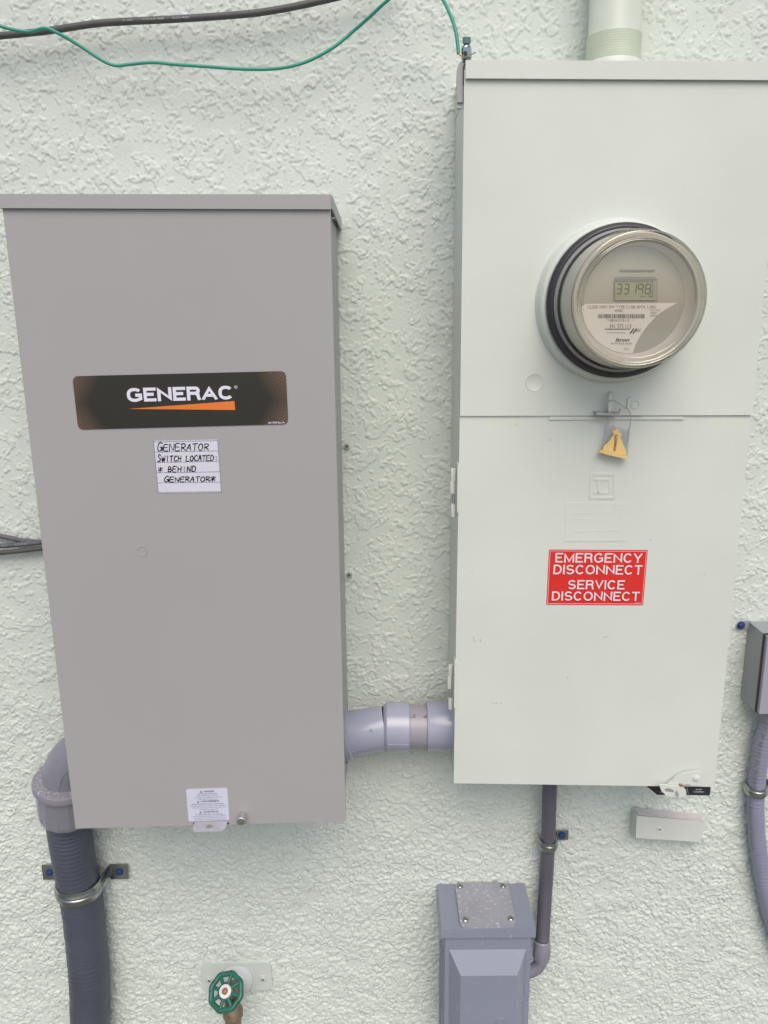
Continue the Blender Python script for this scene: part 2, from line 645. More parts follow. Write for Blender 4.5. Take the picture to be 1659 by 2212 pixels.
def bars(name, rects, q, m, parent, lift=.0006, th=.0002):
    mb = MB()
    for u0, v0, u1, v1 in rects:
        mb.prism([q(u0, v1, lift), q(u1, v1, lift), q(u1, v0, lift), q(u0, v0, lift)], q.n * -th)
    return mb.build(name, m, parent, smooth=False)


def disc_screw(name, c, nrm, r, m, parent, h=.002, slot=None, n=20, hexa=False):
    """screw head; slot = number of grooves crossing it"""
    c, nrm = Vector(c), Vector(nrm).normalized()
    mb = MB()
    if hexa:
        mb.lathe(c, nrm, [(r * 1.25, 0), (r * 1.25, h * .3), (r * 1.0, h * .35)], 24, True, True)
        mb.lathe(c, nrm, [(r * .95, h * .3), (r * .95, h * 1.6), (r * .8, h * 1.8)], 6, True, True)
    else:
        mb.lathe(c, nrm, [(r, 0), (r, h * .5), (r * .8, h * .9), (r * .3, h)], n, True, True)
    o = mb.build(name, m, parent, ang=30)
    if slot:
        up = Vector((0, 0, 1))
        if abs(nrm.dot(up)) > .9:
            up = Vector((0, 1, 0))
        t = (up - nrm * up.dot(nrm)).normalized()
        s2 = nrm.cross(t)
        sb = MB()
        top = h * (1.85 if hexa else 1.02)
        for k in range(slot):
            a = R(25 + 90 * k)
            dv = t * math.cos(a) + s2 * math.sin(a)
            sb.strip(c + nrm * top - dv * r * .62, c + nrm * top + dv * r * .62, r * .24, nrm, .0001)
        sb.build('slot', m_dark, o, smooth=False)
    return o


# ------------------------------------------------------------------ setting: ground
gm = MB()
n_ = 12
for i in range(n_):
    for j in range(n_):
        x0, x1 = -24 + 48 * i / n_, -24 + 48 * (i + 1) / n_
        y0, y1 = -34 + 35.3 * j / n_, -34 + 35.3 * (j + 1) / n_
        gm.add([(x0, y0, 0), (x1, y0, 0), (x1, y1, 0), (x0, y1, 0)], [(0, 1, 2, 3)])
LOC['ground'] = Vector((0, 0, 0))
g = gm.build('ground', m_ground, None, smooth=False)
g['kind'] = 'structure'


# ------------------------------------------------------------------ stucco wall (real relief)
def build_wall():
    rng = np.random.default_rng(11)
    N = 2048
    ds = 0.00135

    fx = np.fft.fftfreq(N, ds)
    KX, KZ = np.meshgrid(fx, fx[:N // 2 + 1])
    KZf = np.fft.rfftfreq(N, ds)
    KXr, KZr = np.meshgrid(fx, KZf, indexing='ij')

    def band(lam, bw, ax=1.0):
        k = np.sqrt((KXr * ax) ** 2 + KZr ** 2) + 1e-6
        w_ = rng.standard_normal((N, N))
        f = np.fft.rfft2(w_) * np.exp(-((np.log(k * lam)) / bw) ** 2) / k ** .5
        r = np.fft.irfft2(f, s=(N, N))
        return r / r.std()

    def ss(a, b, x):
        t = np.clip((x - a) / (b - a), 0, 1)
        return t * t * (3 - 2 * t)

    def fbm(lo_, hi_, beta):
        k = np.sqrt(KXr ** 2 + KZr ** 2) + 1e-6
        amp = k ** (-beta) * (1 - np.exp(-(k * hi_) ** 4)) * np.exp(-(k * lo_) ** 2)
        r = np.fft.irfft2(np.fft.rfft2(rng.standard_normal((N, N))) * amp, s=(N, N))
        return r / r.std()

    big = band(.075, .7)
    fb1 = fbm(.0034, .062, 1.75)
    fb2 = fbm(.0034, .022, 1.35)
    mid = band(.030, .55)
    sml = band(.013, .5, .85)
    fin = band(.0065, .45, .75)
    tiny = band(.004, .35)
    rip = band(.0068, .75, 1.45)
    wx, wz = band(.02, .5), band(.02, .5)
    I, J = np.meshgrid(np.arange(N), np.arange(N), indexing='ij')
    wi = (I + wx * 2.6).round().astype(int) % N
    wj = (J + wz * 2.6).round().astype(int) % N
    mid = mid[wi, wj]
    sml = sml[wi, wj]
    rip = rip[wi, wj]
    zc = ZC - (N / 2 - J) * ds * -1 - .38 * 1      # height of each row of the field
    zc = 1.24 + (J - N / 2) * ds
    low = ss(1.25, .62, zc)                        # rougher spray towards the bottom
    # knocked-down plateaus with ragged steep edges, scattered crumbs and quite flat areas between them
    act = big * .55
    A = fb1 + act * .45
    t0 = .50 - .25 * low
    plate = ss(t0, t0 + .09, A)
    inner = ss(t0 + .5, t0 + 1.6, A)
    A2 = fb2 + act * .6
    t1 = 1.05 - .55 * low
    crumb = ss(t1, t1 + .20, A2)
    A3 = rip * .75 + fb2 * .50 + np.roll(sml, 900, 1) * .25 + np.roll(big, 300, 0) * .75
    dense_ = ss(.05, .60, A3) * (.12 + .88 * low)
    h = plate * (.00075 + .00010 * np.clip(sml, -1.5, 1.5)) - inner * .0003 + crumb * .00085 + dense_ * .00115
    h = .0028 * np.tanh(h * (1.18 + .77 * low) / .0028)
    # shallow undercut round the raised blobs
    lo_ = (np.roll(h, 2, 0) + np.roll(h, -2, 0) + np.roll(h, 2, 1) + np.roll(h, -2, 1)) / 4 - h
    h -= .55 * np.clip(lo_, 0, .0012)
    h += tiny * .00003 + fin * (.00002 + .00007 * low) + big * .00022
    # smoother caulked patch near the riser and beside the meter cabinet
    pr = P(1330, 70, WALL)
    X = (I - N / 2) * ds
    m1 = np.exp(-(((X - pr.x) / .06) ** 2 + ((zc - pr.z) / .09) ** 2))
    h *= 1 - .35 * m1

    def axis(lo, hi, flo, fhi, step):
        core = np.arange(flo, fhi, step)
        out_hi, s_, v = [], step, core[-1]
        while v < hi:
            s_ *= 1.18
            v += s_
            out_hi.append(min(v, hi))
        out_lo, s_, v = [], step, core[0]
        while v > lo:
            s_ *= 1.18
            v -= s_
            out_lo.append(max(v, lo))
        a = np.concatenate([out_lo[::-1], core, out_hi])
        return a
    xs = axis(-5, 5, -.72, .74, ds)
    zs = axis(0.0, 3.0, .40, 2.06, ds)
    gx, gz = np.gradient(xs), np.gradient(zs)
    ix = np.round(xs / ds + N / 2).astype(int) % N
    iz = np.round((zs - 1.24) / ds + N / 2).astype(int) % N
    fade = np.clip(1.6 - np.maximum(gx[:, None], gz[None, :]) / ds * .18, 0, 1)
    H = h[ix][:, iz] * fade
    nx, nz_ = len(xs), len(zs)
    co = np.empty((nx, nz_, 3), np.float32)
    co[..., 0] = xs[:, None]
    co[..., 2] = zs[None, :]
    co[..., 1] = WALL + .0018 - H
    nv = nx * nz_
    idx = np.arange(nv).reshape(nx, nz_)
    f = np.stack([idx[:-1, :-1], idx[1:, :-1], idx[1:, 1:], idx[:-1, 1:]], -1).reshape(-1, 4)
    # back of the wall
    bx = np.array([[-5, WALL + .2, 0], [5, WALL + .2, 0], [5, WALL + .2, 3], [-5, WALL + .2, 3]], np.float32)
    cor = [idx[0, 0], idx[-1, 0], idx[-1, -1], idx[0, -1]]
    b = [nv, nv + 1, nv + 2, nv + 3]
    ex = [[b[1], b[0], b[3], b[2]], [cor[0], b[0], b[1], cor[1]], [cor[1], b[1], b[2], cor[2]],
          [cor[2], b[2], b[3], cor[3]], [cor[3], b[3], b[0], cor[0]]]
    f = np.concatenate([f, np.array(ex)])
    allco = np.concatenate([co.reshape(-1, 3), bx])
    me = bpy.data.meshes.new('stucco_wall')
    me.vertices.add(len(allco))
    me.vertices.foreach_set('co', allco.ravel())
    me.loops.add(len(f) * 4)
    me.loops.foreach_set('vertex_index', f.ravel().astype(np.int32))
    me.polygons.add(len(f))
    me.polygons.foreach_set('loop_start', np.arange(0, len(f) * 4, 4, dtype=np.int32))
    me.polygons.foreach_set('use_smooth', np.ones(len(f), bool))
    me.update(calc_edges=True)
    me.materials.append(m_stucco)
    o = bpy.data.objects.new('stucco_wall', me)
    C.objects.link(o)
    o['label'] = 'pale mint green stucco house wall with rough raised texture behind everything'
    o['category'] = 'wall'


build_wall()


# ------------------------------------------------------------------ grey transfer switch box
D1 = .90
lo = P(455, 1782, D1)
ts = thing('transfer_switch_box', 'tall beige grey steel electrical box with black logo badge and handwritten note', 'electrical box',
           (lo.x, WALL, lo.z))
# body (behind the door)
MB().slab([(165, 1783), (741, 1767), (708, 452), (8, 446)], D1 + .012, WALL).build('body', m_greyside, ts, bevel=.0015)
MB().slab([(163, 1790), (747, 1774), (713, 436), (3, 430)], D1, D1 + .0105).build('door', m_grey, ts, bevel=.0022, seg=3)
# rain lid: front lip, top, side flanges in one folded sheet
lid = MB()
dl = D1 - .004
a, b = P(-8, 449.5, dl), P(714.5, 452, dl)
c, d = P(714.5, 420, dl), P(-8, 419, dl)
lid.prism([a, b, c, d], (0, .0025, 0))
lid.prism([c + Vector((-.0004, .0006, -.0015)), d + Vector((.0004, .0006, -.0015)), d + Vector((0, WALL - dl, .001)), c + Vector((0, WALL - dl, .001))],
          (0, 0, .0017))
for s_, p, q_ in ((1, b, c), (-1, a, d)):
    x = p.x
    lid.prism([Vector((x, dl + .0035, p.z + .001)), Vector((x, dl + .0035, q_.z)), Vector((x, WALL, q_.z)), Vector((x, WALL, p.z + .001))],
              (s_ * .0016, 0, 0))
lid.build('rain_lid', m_grey, ts, bevel=.0006)
# badge
qb = quad([(156.7, 812.6), (617.5, 801.4), (623, 916), (169.5, 928)], D1, .0002)
bd = decal('badge', qb, m_badge, ts, rnd=.006, th=.0006)


def ub(x, y):     # badge crop coordinates to u, v
    return None


grotesk('badge_lettering', [('GENERAC', .247, .245, .748, .503)], qb, m_logowhite, bd, t=.225, wide=1.22, gap=.085, e=.84, lift=.0009)
letters('badge_fine_print', [('0K1098 Rev A', .905, .945, .982, .985, .01), ('R', .7595, .262, .7645, .287, .02)], qb, m_logowhite, bd, .0009)
rg = MB()
for k in range(20):
    a0, a1 = 2 * math.pi * k / 20, 2 * math.pi * (k + 1) / 20
    f_ = lambda a, r: qb(.762 + math.cos(a) * r / qb.w, .275 + math.sin(a) * r / qb.h, .0009)
    rg.add([f_(a0, .0018), f_(a1, .0018), f_(a1, .0014), f_(a0, .0014)], [(0, 1, 2, 3)])
rg.build('registered_ring', m_logowhite, bd, smooth=False)
MB().prism([qb(.247, .632, .0009), qb(.752, .705, .0009), qb(.751, .535, .0009)], qb.n * -.0002).build(
    'orange_wedge', m_orange, bd, smooth=False)
# handwritten note
qn = quad([(331.7, 952.4), (471, 949.6), (479, 1063), (342, 1065)], D1, .0002)
nt_ = decal('handwritten_note', qn, m_paper, ts, th=.0004)
bars('ruled_line', [(0, v - .004, 1, v + .004) for v in (.017, .21, .408, .606, .803)] + [(0, .982, 1, .988), (.0, 0, .006, 1), (.992, 0, .998, 1)],
     qn, m_inkblue, nt_, .0006)
GL = {
    'G': [[(.95, .85), (.6, 1), (.2, .8), (.02, .4), (.2, .02), (.6, .05), (.9, .35)], [(.5, .42), (1, .42), (.95, 0)]],
    'E': [[(.9, 1), (.1, .95), (.08, .03), (.95, .0)], [(.1, .5), (.8, .52)]],
    'N': [[(.08, 0), (.1, .95), (.85, .05), (.95, 1)]],
    'R': [[(.1, 0), (.15, .95)], [(.0, .9), (.6, 1), (.9, .75), (.6, .5), (.15, .45), (.55, .3), (1.0, .0)]],
    'A': [[(0, 0), (.5, 1), (.7, .6), (.9, 0)], [(.2, .35), (.85, .4)]],
    'T': [[(0, .95), (1, 1)], [(.5, 1), (.48, 0)]],
    'O': [[(.5, .98), (.15, .8), (.05, .35), (.35, .0), (.8, .1), (.95, .55), (.75, .9), (.5, .98)]],
    'S': [[(.9, .85), (.55, 1), (.2, .8), (.45, .55), (.85, .35), (.6, .03), (.05, .05)]],
    'W': [[(0, 1), (.25, 0), (.5, .7), (.72, 0), (1, 1)]],
    'I': [[(.5, 1), (.48, 0)]],
    'C': [[(.95, .85), (.5, 1), (.1, .6), (.15, .15), (.55, .0), (.95, .12)]],
    'H': [[(.08, 1), (.1, 0)], [(.9, 1), (.88, 0)], [(.1, .5), (.9, .55)]],
    'L': [[(.1, 1), (.08, .03), (.9, .0)]],
    'D': [[(.1, 0), (.12, .95), (.6, .95), (.98, .55), (.7, .08), (.1, 0)]],
    'B': [[(.12, 0), (.14, 1), (.65, .98), (.7, .6), (.15, .52), (.85, .45), (.85, .08), (.1, .02)]],
    ':': [[(.5, .7), (.52, .62)], [(.5, .2), (.52, .12)]],
    '*': [[(.5, 1), (.5, 0)], [(.05, .8), (.95, .2)], [(.05, .2), (.95, .8)]],
}


def handwriting(name, lines, q, m, parent, wd=.00115):
    mb = MB()
    for s, u0, v0, u1, v1 in lines:
        n = len(s)
        cw = (u1 - u0) / n
        for i, ch in enumerate(s):
            if ch == ' ':
                continue
            h0 = v0 + (v1 - v0) * random.uniform(-.05, .08)
            big_ = 1.25 if i == 0 and ch in 'GS' else 1
            narrow = .4 if ch in 'I:' else (.95 if ch == '*' else .82)
            for st in GL[ch]:
                pts = [q(u0 + cw * (i + .5 + (x - .5 + (y - .5) * .22) * narrow * random.uniform(.94, 1.06) + random.uniform(-.02, .02)),
                         v1 - (v1 - h0) * y * big_ + random.uniform(-.004, .004)) for x, y in st]
                pts = spline(pts, 5) if len(pts) > 2 else pts
                for a_, b_ in zip(pts[:-1], pts[1:]):
                    t_ = (b_ - a_).normalized() * wd * .3
                    mb.strip(a_ - t_ + q.n * .0005, b_ + t_ + q.n * .0005, wd * random.uniform(.6, 1.15), q.n, .0002)
    return mb.build(name, m, parent, smooth=False)


handwriting('handwriting', [('GENERATOR', .05, .065, .86, .19), ('SWITCH LOCATED:', .035, .285, .985, .39),
                            ('* BEHIND', .03, .492, .63, .592), ('GENERATOR*', .115, .690, .92, .785)], qn, m_ink, nt_)
# warning label
qw = quad([(402, 1704.5), (491, 1701.5), (496, 1770.5), (407.7, 1774)], D1, .0002)
wl = decal('warning_label', qw, m_label, ts, rnd=.0022, th=.0005)
WT = [('WARNING', .42, .055, .68, .105, .03), ('CALIFORNIA WARNING', .28, .135, .74, .17), ('Can expose users to lead,', .25, .19, .77, .228),
      ('a carcinogen and reproductive toxicant', .16, .248, .87, .285), ('www.P65Warnings.ca.gov', .28, .305, .75, .342),
      ('AVERTISSEMENT', .33, .36, .79, .41, .03), ('MISE EN GARDE POUR LA CALIFORNIE', .12, .45, .89, .488),
      ('Risque exposition au plomb, une substance', .08, .51, .955, .548), ('cancerigene et toxique pour la reproduction', .11, .565, .92, .602),
      ('www.P65Warnings.ca.gov', .28, .622, .75, .66), ('ADVERTENCIA', .37, .69, .75, .74, .03),
      ('ADVERTENCIA PARA CALIFORNIA', .18, .775, .85, .812), ('Puede exponerle al plomo, una sustancia', .12, .835, .92, .87),
      ('cancerigena que puede del plomo sobre el', .14, .888, .90, .922), ('reproduccion  www.P65Warnings.ca.gov', .15, .94, .90, .975)]
letters('warning_text', WT, qw, m_inkblue, wl, .0008)
tr_ = MB()
for cu, cv in ((.36, .08), (.27, .39), (.31, .715)):
    tr_.prism([qw(cu - .028, cv + .034, .0008), qw(cu + .028, cv + .034, .0008), qw(cu, cv - .034, .0008)], qw.n * -.0002)
tr_.build('warning_triangle', m_inkblue, wl, smooth=False)


# padlock tab with a hole
def plate_with_hole(outer, hc, hr, off, n=28):
    """outer polygon (3-D, planar), round hole hc with in-plane radii hr=(vec_u, vec_v)"""
    mb = MB()
    oc = []
    m_ = len(outer)
    # resample the outer loop to n points by angle
    U = hr[0].normalized()
    V = (hr[1] - U * hr[1].dot(U)).normalized()
    ra, rb = hr[0].length, abs(hr[1].dot(V))
    ring, hole = [], []
    angs = [2 * math.pi * k / n for k in range(n)]
    for p in outer:
        angs.append(math.atan2((p - hc).dot(V), (p - hc).dot(U)) % (2 * math.pi))
    angs = sorted(angs)
    n = len(angs)
    for a in angs:
        dv = (math.cos(a), math.sin(a))
        best = None
        for i in range(m_):
            p, q2 = outer[i] - hc, outer[(i + 1) % m_] - hc
            px, py, qx, qy = p.dot(U), p.dot(V), q2.dot(U), q2.dot(V)
            ex_, ey_ = qx - px, qy - py
            den = dv[0] * ey_ - dv[1] * ex_
            if abs(den) < 1e-12:
                continue
            t = (px * ey_ - py * ex_) / den
            s2 = (px * dv[1] - py * dv[0]) / den
            if t > 0 and -1e-4 <= s2 <= 1 + 1e-4 and (best is None or t < best):
                best = t
        ring.append(hc + (U * dv[0] + V * dv[1]) * best)
        rr_ = ra * rb / math.hypot(rb * dv[0], ra * dv[1])
        hole.append(hc + (U * dv[0] + V * dv[1]) * rr_)
    vs_ = ring + hole + [p + off for p in ring] + [p + off for p in hole]
    fs = []
    for k in range(n):
        j = (k + 1) % n
        fs.append((k, j, n + j, n + k))
        fs.append((2 * n + k, 3 * n + k, 3 * n + j, 2 * n + j))
        fs.append((k, 2 * n + k, 2 * n + j, j))
        fs.append((n + k, n + j, 3 * n + j, 3 * n + k))
    return mb.add(vs_, fs)


T_ = lambda x, y: (398 + .088 * x, 1685.5 + .088 * y)
dt = D1 - .0008
out_ = [P(*T_(x, y), dt) for x, y in ((205, 1190), (260, 1265), (920, 1250), (1000, 1190), (1062, 1030), (245, 1045))]
hc = P(*T_(622, 1140), dt)
plate_with_hole(out_, hc, (P(*T_(712, 1135), dt) - hc, P(*T_(622, 1085), dt) - hc), Vector((0, .0015, 0)), 36).build('padlock_tab', m_tab, ts)
nb = MB()
for x0, x1 in ((215, 262), (1050, 1098)):
    nb.prism([P(*T_(x, y), D1 - .0003) for x, y in ((x0, 1085), (x1, 1083), (x1, 1030), (x0, 1045))], (0, .0008, 0))
nb.build('slot_notch', m_dark, ts, smooth=False)
# knob
kc = P(520.5, 1774.5, D1 - .016)
kb = MB().lathe(kc, (0, 1, 0), [(.0045, -.0006), (.0056, .0), (.0056, .009), (.004, .0105), (.004, .0155)], 28, False, True).build('knob', m_knob, ts)
MB().lathe(kc + Vector((0, -.0004, 0)), (0, 1, 0), [(.0047, 0), (.0047, .0004)], 24, True, True).build('knob_face', m_knobend, kb)
# punched ring
pc = P(308, 1190, D1)
MB().lathe(pc, (0, -1, 0), [(.0063, -.0003), (.0059, .0006), (.0053, .0006), (.0047, -.0004), (.0001, -.0002)], 40).build('knockout_dimple', m_grey, ts)
# mounting ear of the body, lower right edge seam
MB().slab([(741, 1700), (744.5, 1700), (744.5, 1690), (741, 1690)], D1 + .02, D1 + .023).build('body_screw', m_greyside, ts)

# ------------------------------------------------------------------ mint meter cabinet
D2 = .965
lo = P(1262, 1695, D2)
mc = thing('meter_cabinet', 'tall pale mint painted steel meter cabinet with red disconnect sticker on its door', 'meter cabinet',
           (lo.x, WALL, lo.z))
body = MB().slab([(981, 1688), (1540, 1695), (1694, 172), (1003.6, 170)], D2 + .013, WALL).build('body', m_mint, mc, bevel=.0012)
cv = MB().slab([(994, 898.5), (1625, 897), (1698, 150), (1003, 150)], D2 - .0015, D2 + .012).build('upper_cover', m_mint, mc, bevel=.0022, seg=3)
dr = MB().slab([(980, 1692), (1543, 1700), (1623, 898), (993.3, 898)], D2 + .001, D2 + .0125).build('lower_door', m_mint, mc, bevel=.0022, seg=3)
# rain cap
dl = D2 - .006
a, b, c, d = P(1006, 169, dl), P(1705, 173, dl), P(1705, 133, dl), P(1006, 129.5, dl)
cp = MB().prism([a, b, c, d], (0, .0026, 0))
cp.prism([d + Vector((.0004, .0006, -.0014)), c + Vector((-.0004, .0006, -.0014)), c + Vector((0, WALL - dl, .004)), d + Vector((0, WALL - dl, .004))], (0, 0, .0016))
for s_, p, q_ in ((-1, a, d), (1, b, c)):
    pts = [Vector((p.x, dl + .002, p.z)), Vector((p.x, dl + .002, q_.z)), Vector((p.x, WALL, q_.z + .003)), Vector((p.x, WALL, p.z - .012)),
           Vector((p.x, dl + .03, p.z - .012))]
    cp.prism(pts, (s_ * -.0016, 0, 0))
cp.build('rain_cap', m_mint, mc, bevel=.0007)
# pressed ring knockout on the cover
pc = P(1154, 826, D2 - .0015)
MB().lathe(pc, (0, -1, 0), [(.0112, -.0003), (.0106, .0005), (.0100, .0001), (.0001, .0001)], 48).build('pressed_disc', m_mint, cv)
# collar round the meter socket (pressed out of the cover)
mcn = P(1381.5, 648, .872)
MX, MZ = mcn.x, mcn.z
prof = [(.0965, -.001), (.0942, .003), (.0934, .008), (.0925, .014), (.0908, .0185), (.0885, .0205), (.086, .0205), (.0845, .018), (.0845, .002)]
MB().lathe((MX, D2 - .0005, MZ), (0, -1, 0), prof, 96).build('socket_collar', m_mint, cv, ang=60)
# ridge line under the cover
rd = MB()
rd.prism([P(1185, 907, D2 - .001), P(1478, 906, D2 - .001), P(1476, 900, D2 - .001), P(1188, 900, D2 - .001)], (0, .003, 0))
rd.build('door_lip', m_mint, dr, bevel=.0009, seg=3)


# hinges
def hinge(kx0, kx1, lx0, lx1, ys, ly0, ly1):
    dh = D2 + .016
    lf = MB().slab([(lx0, ly1), (lx1, ly1), (lx1 + 1, ly0), (lx0 + 1, ly0)], D2 - .0012, D2 + .014).build('hinge', m_mint, mc, bevel=.0006)
    cx = (kx0 + kx1) / 2
    for i, (y0, y1) in enumerate(ys):
        r = (kx1 - kx0) / 2 * 1.02 / 1690
        o_ = 0 if i != 1 else -2
        MB().tube([P(cx + o_, y0, dh), P(cx - .3 + o_, y0 + .6, dh), P(cx - .5 + o_, y1 - .6, dh), P(cx - .7 + o_, y1, dh)],
                  lambda L, t, r=r: r * (.85 if t < .1 or t > .9 else 1), 16).build('knuckle', m_mint, lf)
    y0, y1 = ys[0][0] + 2, ys[-1][1] - 2
    MB().tube([P(cx + .5, y0, dh), P(cx - .5, y1, dh)], .0021, 12).build('hinge_pin', m_galv, lf)


hinge(974, 986, 987.5, 992, [(1012, 1039.5), (1040, 1066), (1089, 1116)], 1003, 1107)
hinge(968.5, 979.5, 981, 985.5, [(1436, 1460), (1460.5, 1487), (1507, 1531)], 1429, 1530)

# padlock hasp under the meter
H_ = lambda x, y: (1261 + .12 * x, 829.5 + .12 * y)
hs = MB()
hs.prism([P(*H_(x, y), D2 - .016) for x, y in ((225, 560), (640, 575), (660, 520), (420, 520), (225, 505))], (0, .015, 0))
lat = hs.build('latch_tongue', m_galv, mc, bevel=.0006)
st = MB()
st.tube([P(*H_(462, 520), D2 - .003), P(*H_(462, 500), D2 - .012), P(*H_(465, 330), D2 - .014), P(*H_(480, 190), D2 - .010), P(*H_(487, 160), D2 - .002)],
        .0022, 10, sub=4)
st.tube([P(*H_(500, 500), D2 - .003), P(*H_(500, 480), D2 - .010), P(*H_(500, 350), D2 - .012), P(*H_(497, 200), D2 - .009), P(*H_(490, 165), D2 - .002)],
        .0020, 10, sub=4)
st.build('latch_staple', m_mint, mc)
tb = [P(*H_(x, y), D2 - .004) for x, y in ((640, 565), (1060, 565), (1060, 320), (1045, 245), (1000, 225), (845, 230), (795, 265), (780, 420), (760, 450), (660, 440))]
tab = MB().prism(tb, (0, .003, 0)).build('seal_tab', m_mint, mc, bevel=.0006)
c_ = P(*H_(930, 370), D2 - .004)
MB().lathe(c_, (0, -1, 0), [(.0060, -.0003), (.0056, .0007), (.0043, .0007), (.0038, -.0003)], 32).build('tab_ring', m_mint, tab)

# pressed square emblem
em = MB()
E_ = lambda x, y: P(1261 + .12 * x, 829.5 + .12 * y, D2 + .001)


def loop_strip(mb, pts, wd, closed=True, th=.0007):
    n = len(pts)
    for i in range(n if closed else n - 1):
        a_, b_ = pts[i], pts[(i + 1) % n]
        t_ = (b_ - a_).normalized() * wd * .35
        mb.strip(a_ - t_, b_ + t_, wd, (0, -1, 0), th * (1 + .03 * (i % 2)))


loop_strip(em, [E_(120, 2045), E_(550, 2045), E_(560, 1625), E_(140, 1625)], .0034)
emo = em.build('square_emblem', m_mint, dr, bevel=.0009, seg=3)
em = MB()
loop_strip(em, [E_(190, 1960), E_(430, 1960), E_(465, 1925), E_(475, 1755), E_(450, 1720), E_(200, 1720)], .0026, False)
loop_strip(em, [E_(255, 1950), E_(262, 1725)], .0020, False)
em.build('emblem_letter', m_mint, emo, bevel=.0007, seg=3)
# painted-over sticker with creases
qs = quad([(1221, 1086), (1354, 1085), (1352, 1170), (1219, 1170)], D2 + .001, 0)
ol = decal('painted_over_label', qs, m_mint, dr, th=.00035)
cr = MB()
for u0, v0, u1, v1 in ((.0, .28, .62, .24), (.62, .24, 1.0, .27), (.78, .16, .99, .15), (.02, .44, .2, .41), (.2, .41, .55, .43), (.15, .735, .9, .70),
                       (.3, .72, .7, .71), (.0, .97, 1, .96), (.75, .05, .9, .06)):
    cr.strip(qs(u0, v0, .0002), qs(u1, v1, .0002), .0014, (0, -1, 0), .00030 + .00005 * u0 + .00004 * v0)
cr.build('label_crease', m_mint, ol, bevel=.0003)
# scuffs
sc = MB()
for x0, y0, x1, y1 in ((1022, 1375, 1026, 1388), (1037, 1379, 1038, 1387), (1226, 1461, 1227, 1467), (1114, 915, 1117, 918), (1185, 950, 1190, 951),
                       (1062, 1518, 1066, 1519), (1069, 1519, 1076, 1519), (1080, 1518, 1085, 1519), (1303, 1378, 1313, 1374), (1101, 1545, 1102, 1546),
                       (1520, 1240, 1524, 1241), (1018, 1236, 1021, 1238), (1530, 1450, 1531, 1451), (1101, 1298, 1102, 1299), (1402, 1168, 1408, 1164)):
    sc.strip(P(x0, y0, D2 + .0009), P(x1, y1, D2 + .0009), .0005, (0, -1, 0), .0002)
sc.build('scuff_mark', m_scuff, dr, smooth=False)

# red sticker
qr = quad([(1186, 1187), (1399, 1188), (1389, 1307), (1180, 1306)], D2 + .001, .0001)
rs = decal('disconnect_sticker', qr, m_red, dr, rnd=.0012, th=.0004)
S_ = lambda x, y: ((x - 160 + (y - 85) / 790 * 38) / 1395, (y - 85) / 790)
it = []
for s, x0, y0, x1, y1 in (('EMERGENCY', 245, 130, 1475, 266), ('DISCONNECT', 218, 296, 1480, 432), ('SERVICE', 425, 512, 1235, 645), ('DISCONNECT', 195, 675, 1450, 808)):
    u0 = S_(x0, y1)[0]
    u1 = S_(x1, y1)[0] + .0
    it.append((s, u0, S_(0, y0)[1], u1, S_(0, y1)[1]))
grotesk('sticker_text', it, qr, m_pink, rs, t=.158, gap=.115)
letters('sticker_fine_print', [('LDS2BLR-KTR', .91, .955, .975, .975)], qr, m_pink, rs, .0006)
bars('sticker_border', [(.012, .020, .988, .026), (.012, .974, .988, .980), (.010, .02, .0135, .98), (.986, .02, .9895, .98)], qr, m_pink, rs, .0006)

# lower right latch
L_ = lambda x, y: (1294 + .22 * x, 1592.6 + .22 * y)
lp = MB().prism([P(*L_(x, y), D2 - .006) for x, y in ((655, 478), (740, 486), (800, 468), (885, 462), (905, 478), (1025, 474), (1030, 380), (1020, 345), (985, 332),
                                                   (870, 348), (775, 372), (725, 420))], (0, .0025, 0)).build('latch_plate', m_mint, mc, bevel=.0006)
rc = P(*L_(955, 403), D2 - .006)
MB().lathe(rc, (0, -1, 0), [(.0046, 0), (.0044, .0012), (.003, .002), (.0008, .0022)], 28, True, True).build('rivet', m_mint, lp)
hd = D2 - .010
out_ = [P(*L_(x, y), hd) for x, y in ((592, 468), (648, 520 - 50), (700, 478), (820, 480), (855, 520), (858, 562), (820, 585), (740, 586), (660, 572), (615, 530))]
hc = P(*L_(688, 527), hd)
hk = plate_with_hole(out_, hc, (P(*L_(734, 540), hd) - hc, P(*L_(680, 502), hd) - hc), Vector((0, .003, 0)), 40).build('latch_hook', m_mint, lp)
MB().lathe(hc + Vector((0, .0025, 0)), (0, -1, 0), [(.008, 0), (.008, .0004)], 24, True, True).build('hook_recess', m_galv, hk)
MB().prism([P(*L_(x, y), D2 - .0105) for x, y in ((790, 486), (825, 484), (822, 470), (795, 472))], (0, .004, 0)).build('rust_spot', m_rust, lp)
MB().prism([P(*L_(x, y), D2 - .0072) for x, y in ((740, 560), (770, 575), (775, 540), (750, 505), (742, 530))], (0, -.0033, 0)).build('worn_metal', m_galv, lp)
# black compliance plate below the door
qk = quad([L_(455, 470), L_(1097, 478), L_(1090, 572), L_(520, 565)], D2 + .010, 0)
ck = MB().prism([qk(.085, 1), qk(.985, 1), qk(1, .93), qk(1, 0), qk(0, 0)], (0, .0012, 0)).build('compliance_label', m_black, mc)
letters('compliance_text', [('RoHS', .765, .30, .855, .44, .02), ('Compliant', .72, .54, .895, .70, .02), ('Lead', .165, .60, .245, .74, .02)], qk, m_logowhite, ck, .0004)
bars('compliance_divider', [(.627, .15, .631, .9)], qk, m_logowhite, ck, .0004)

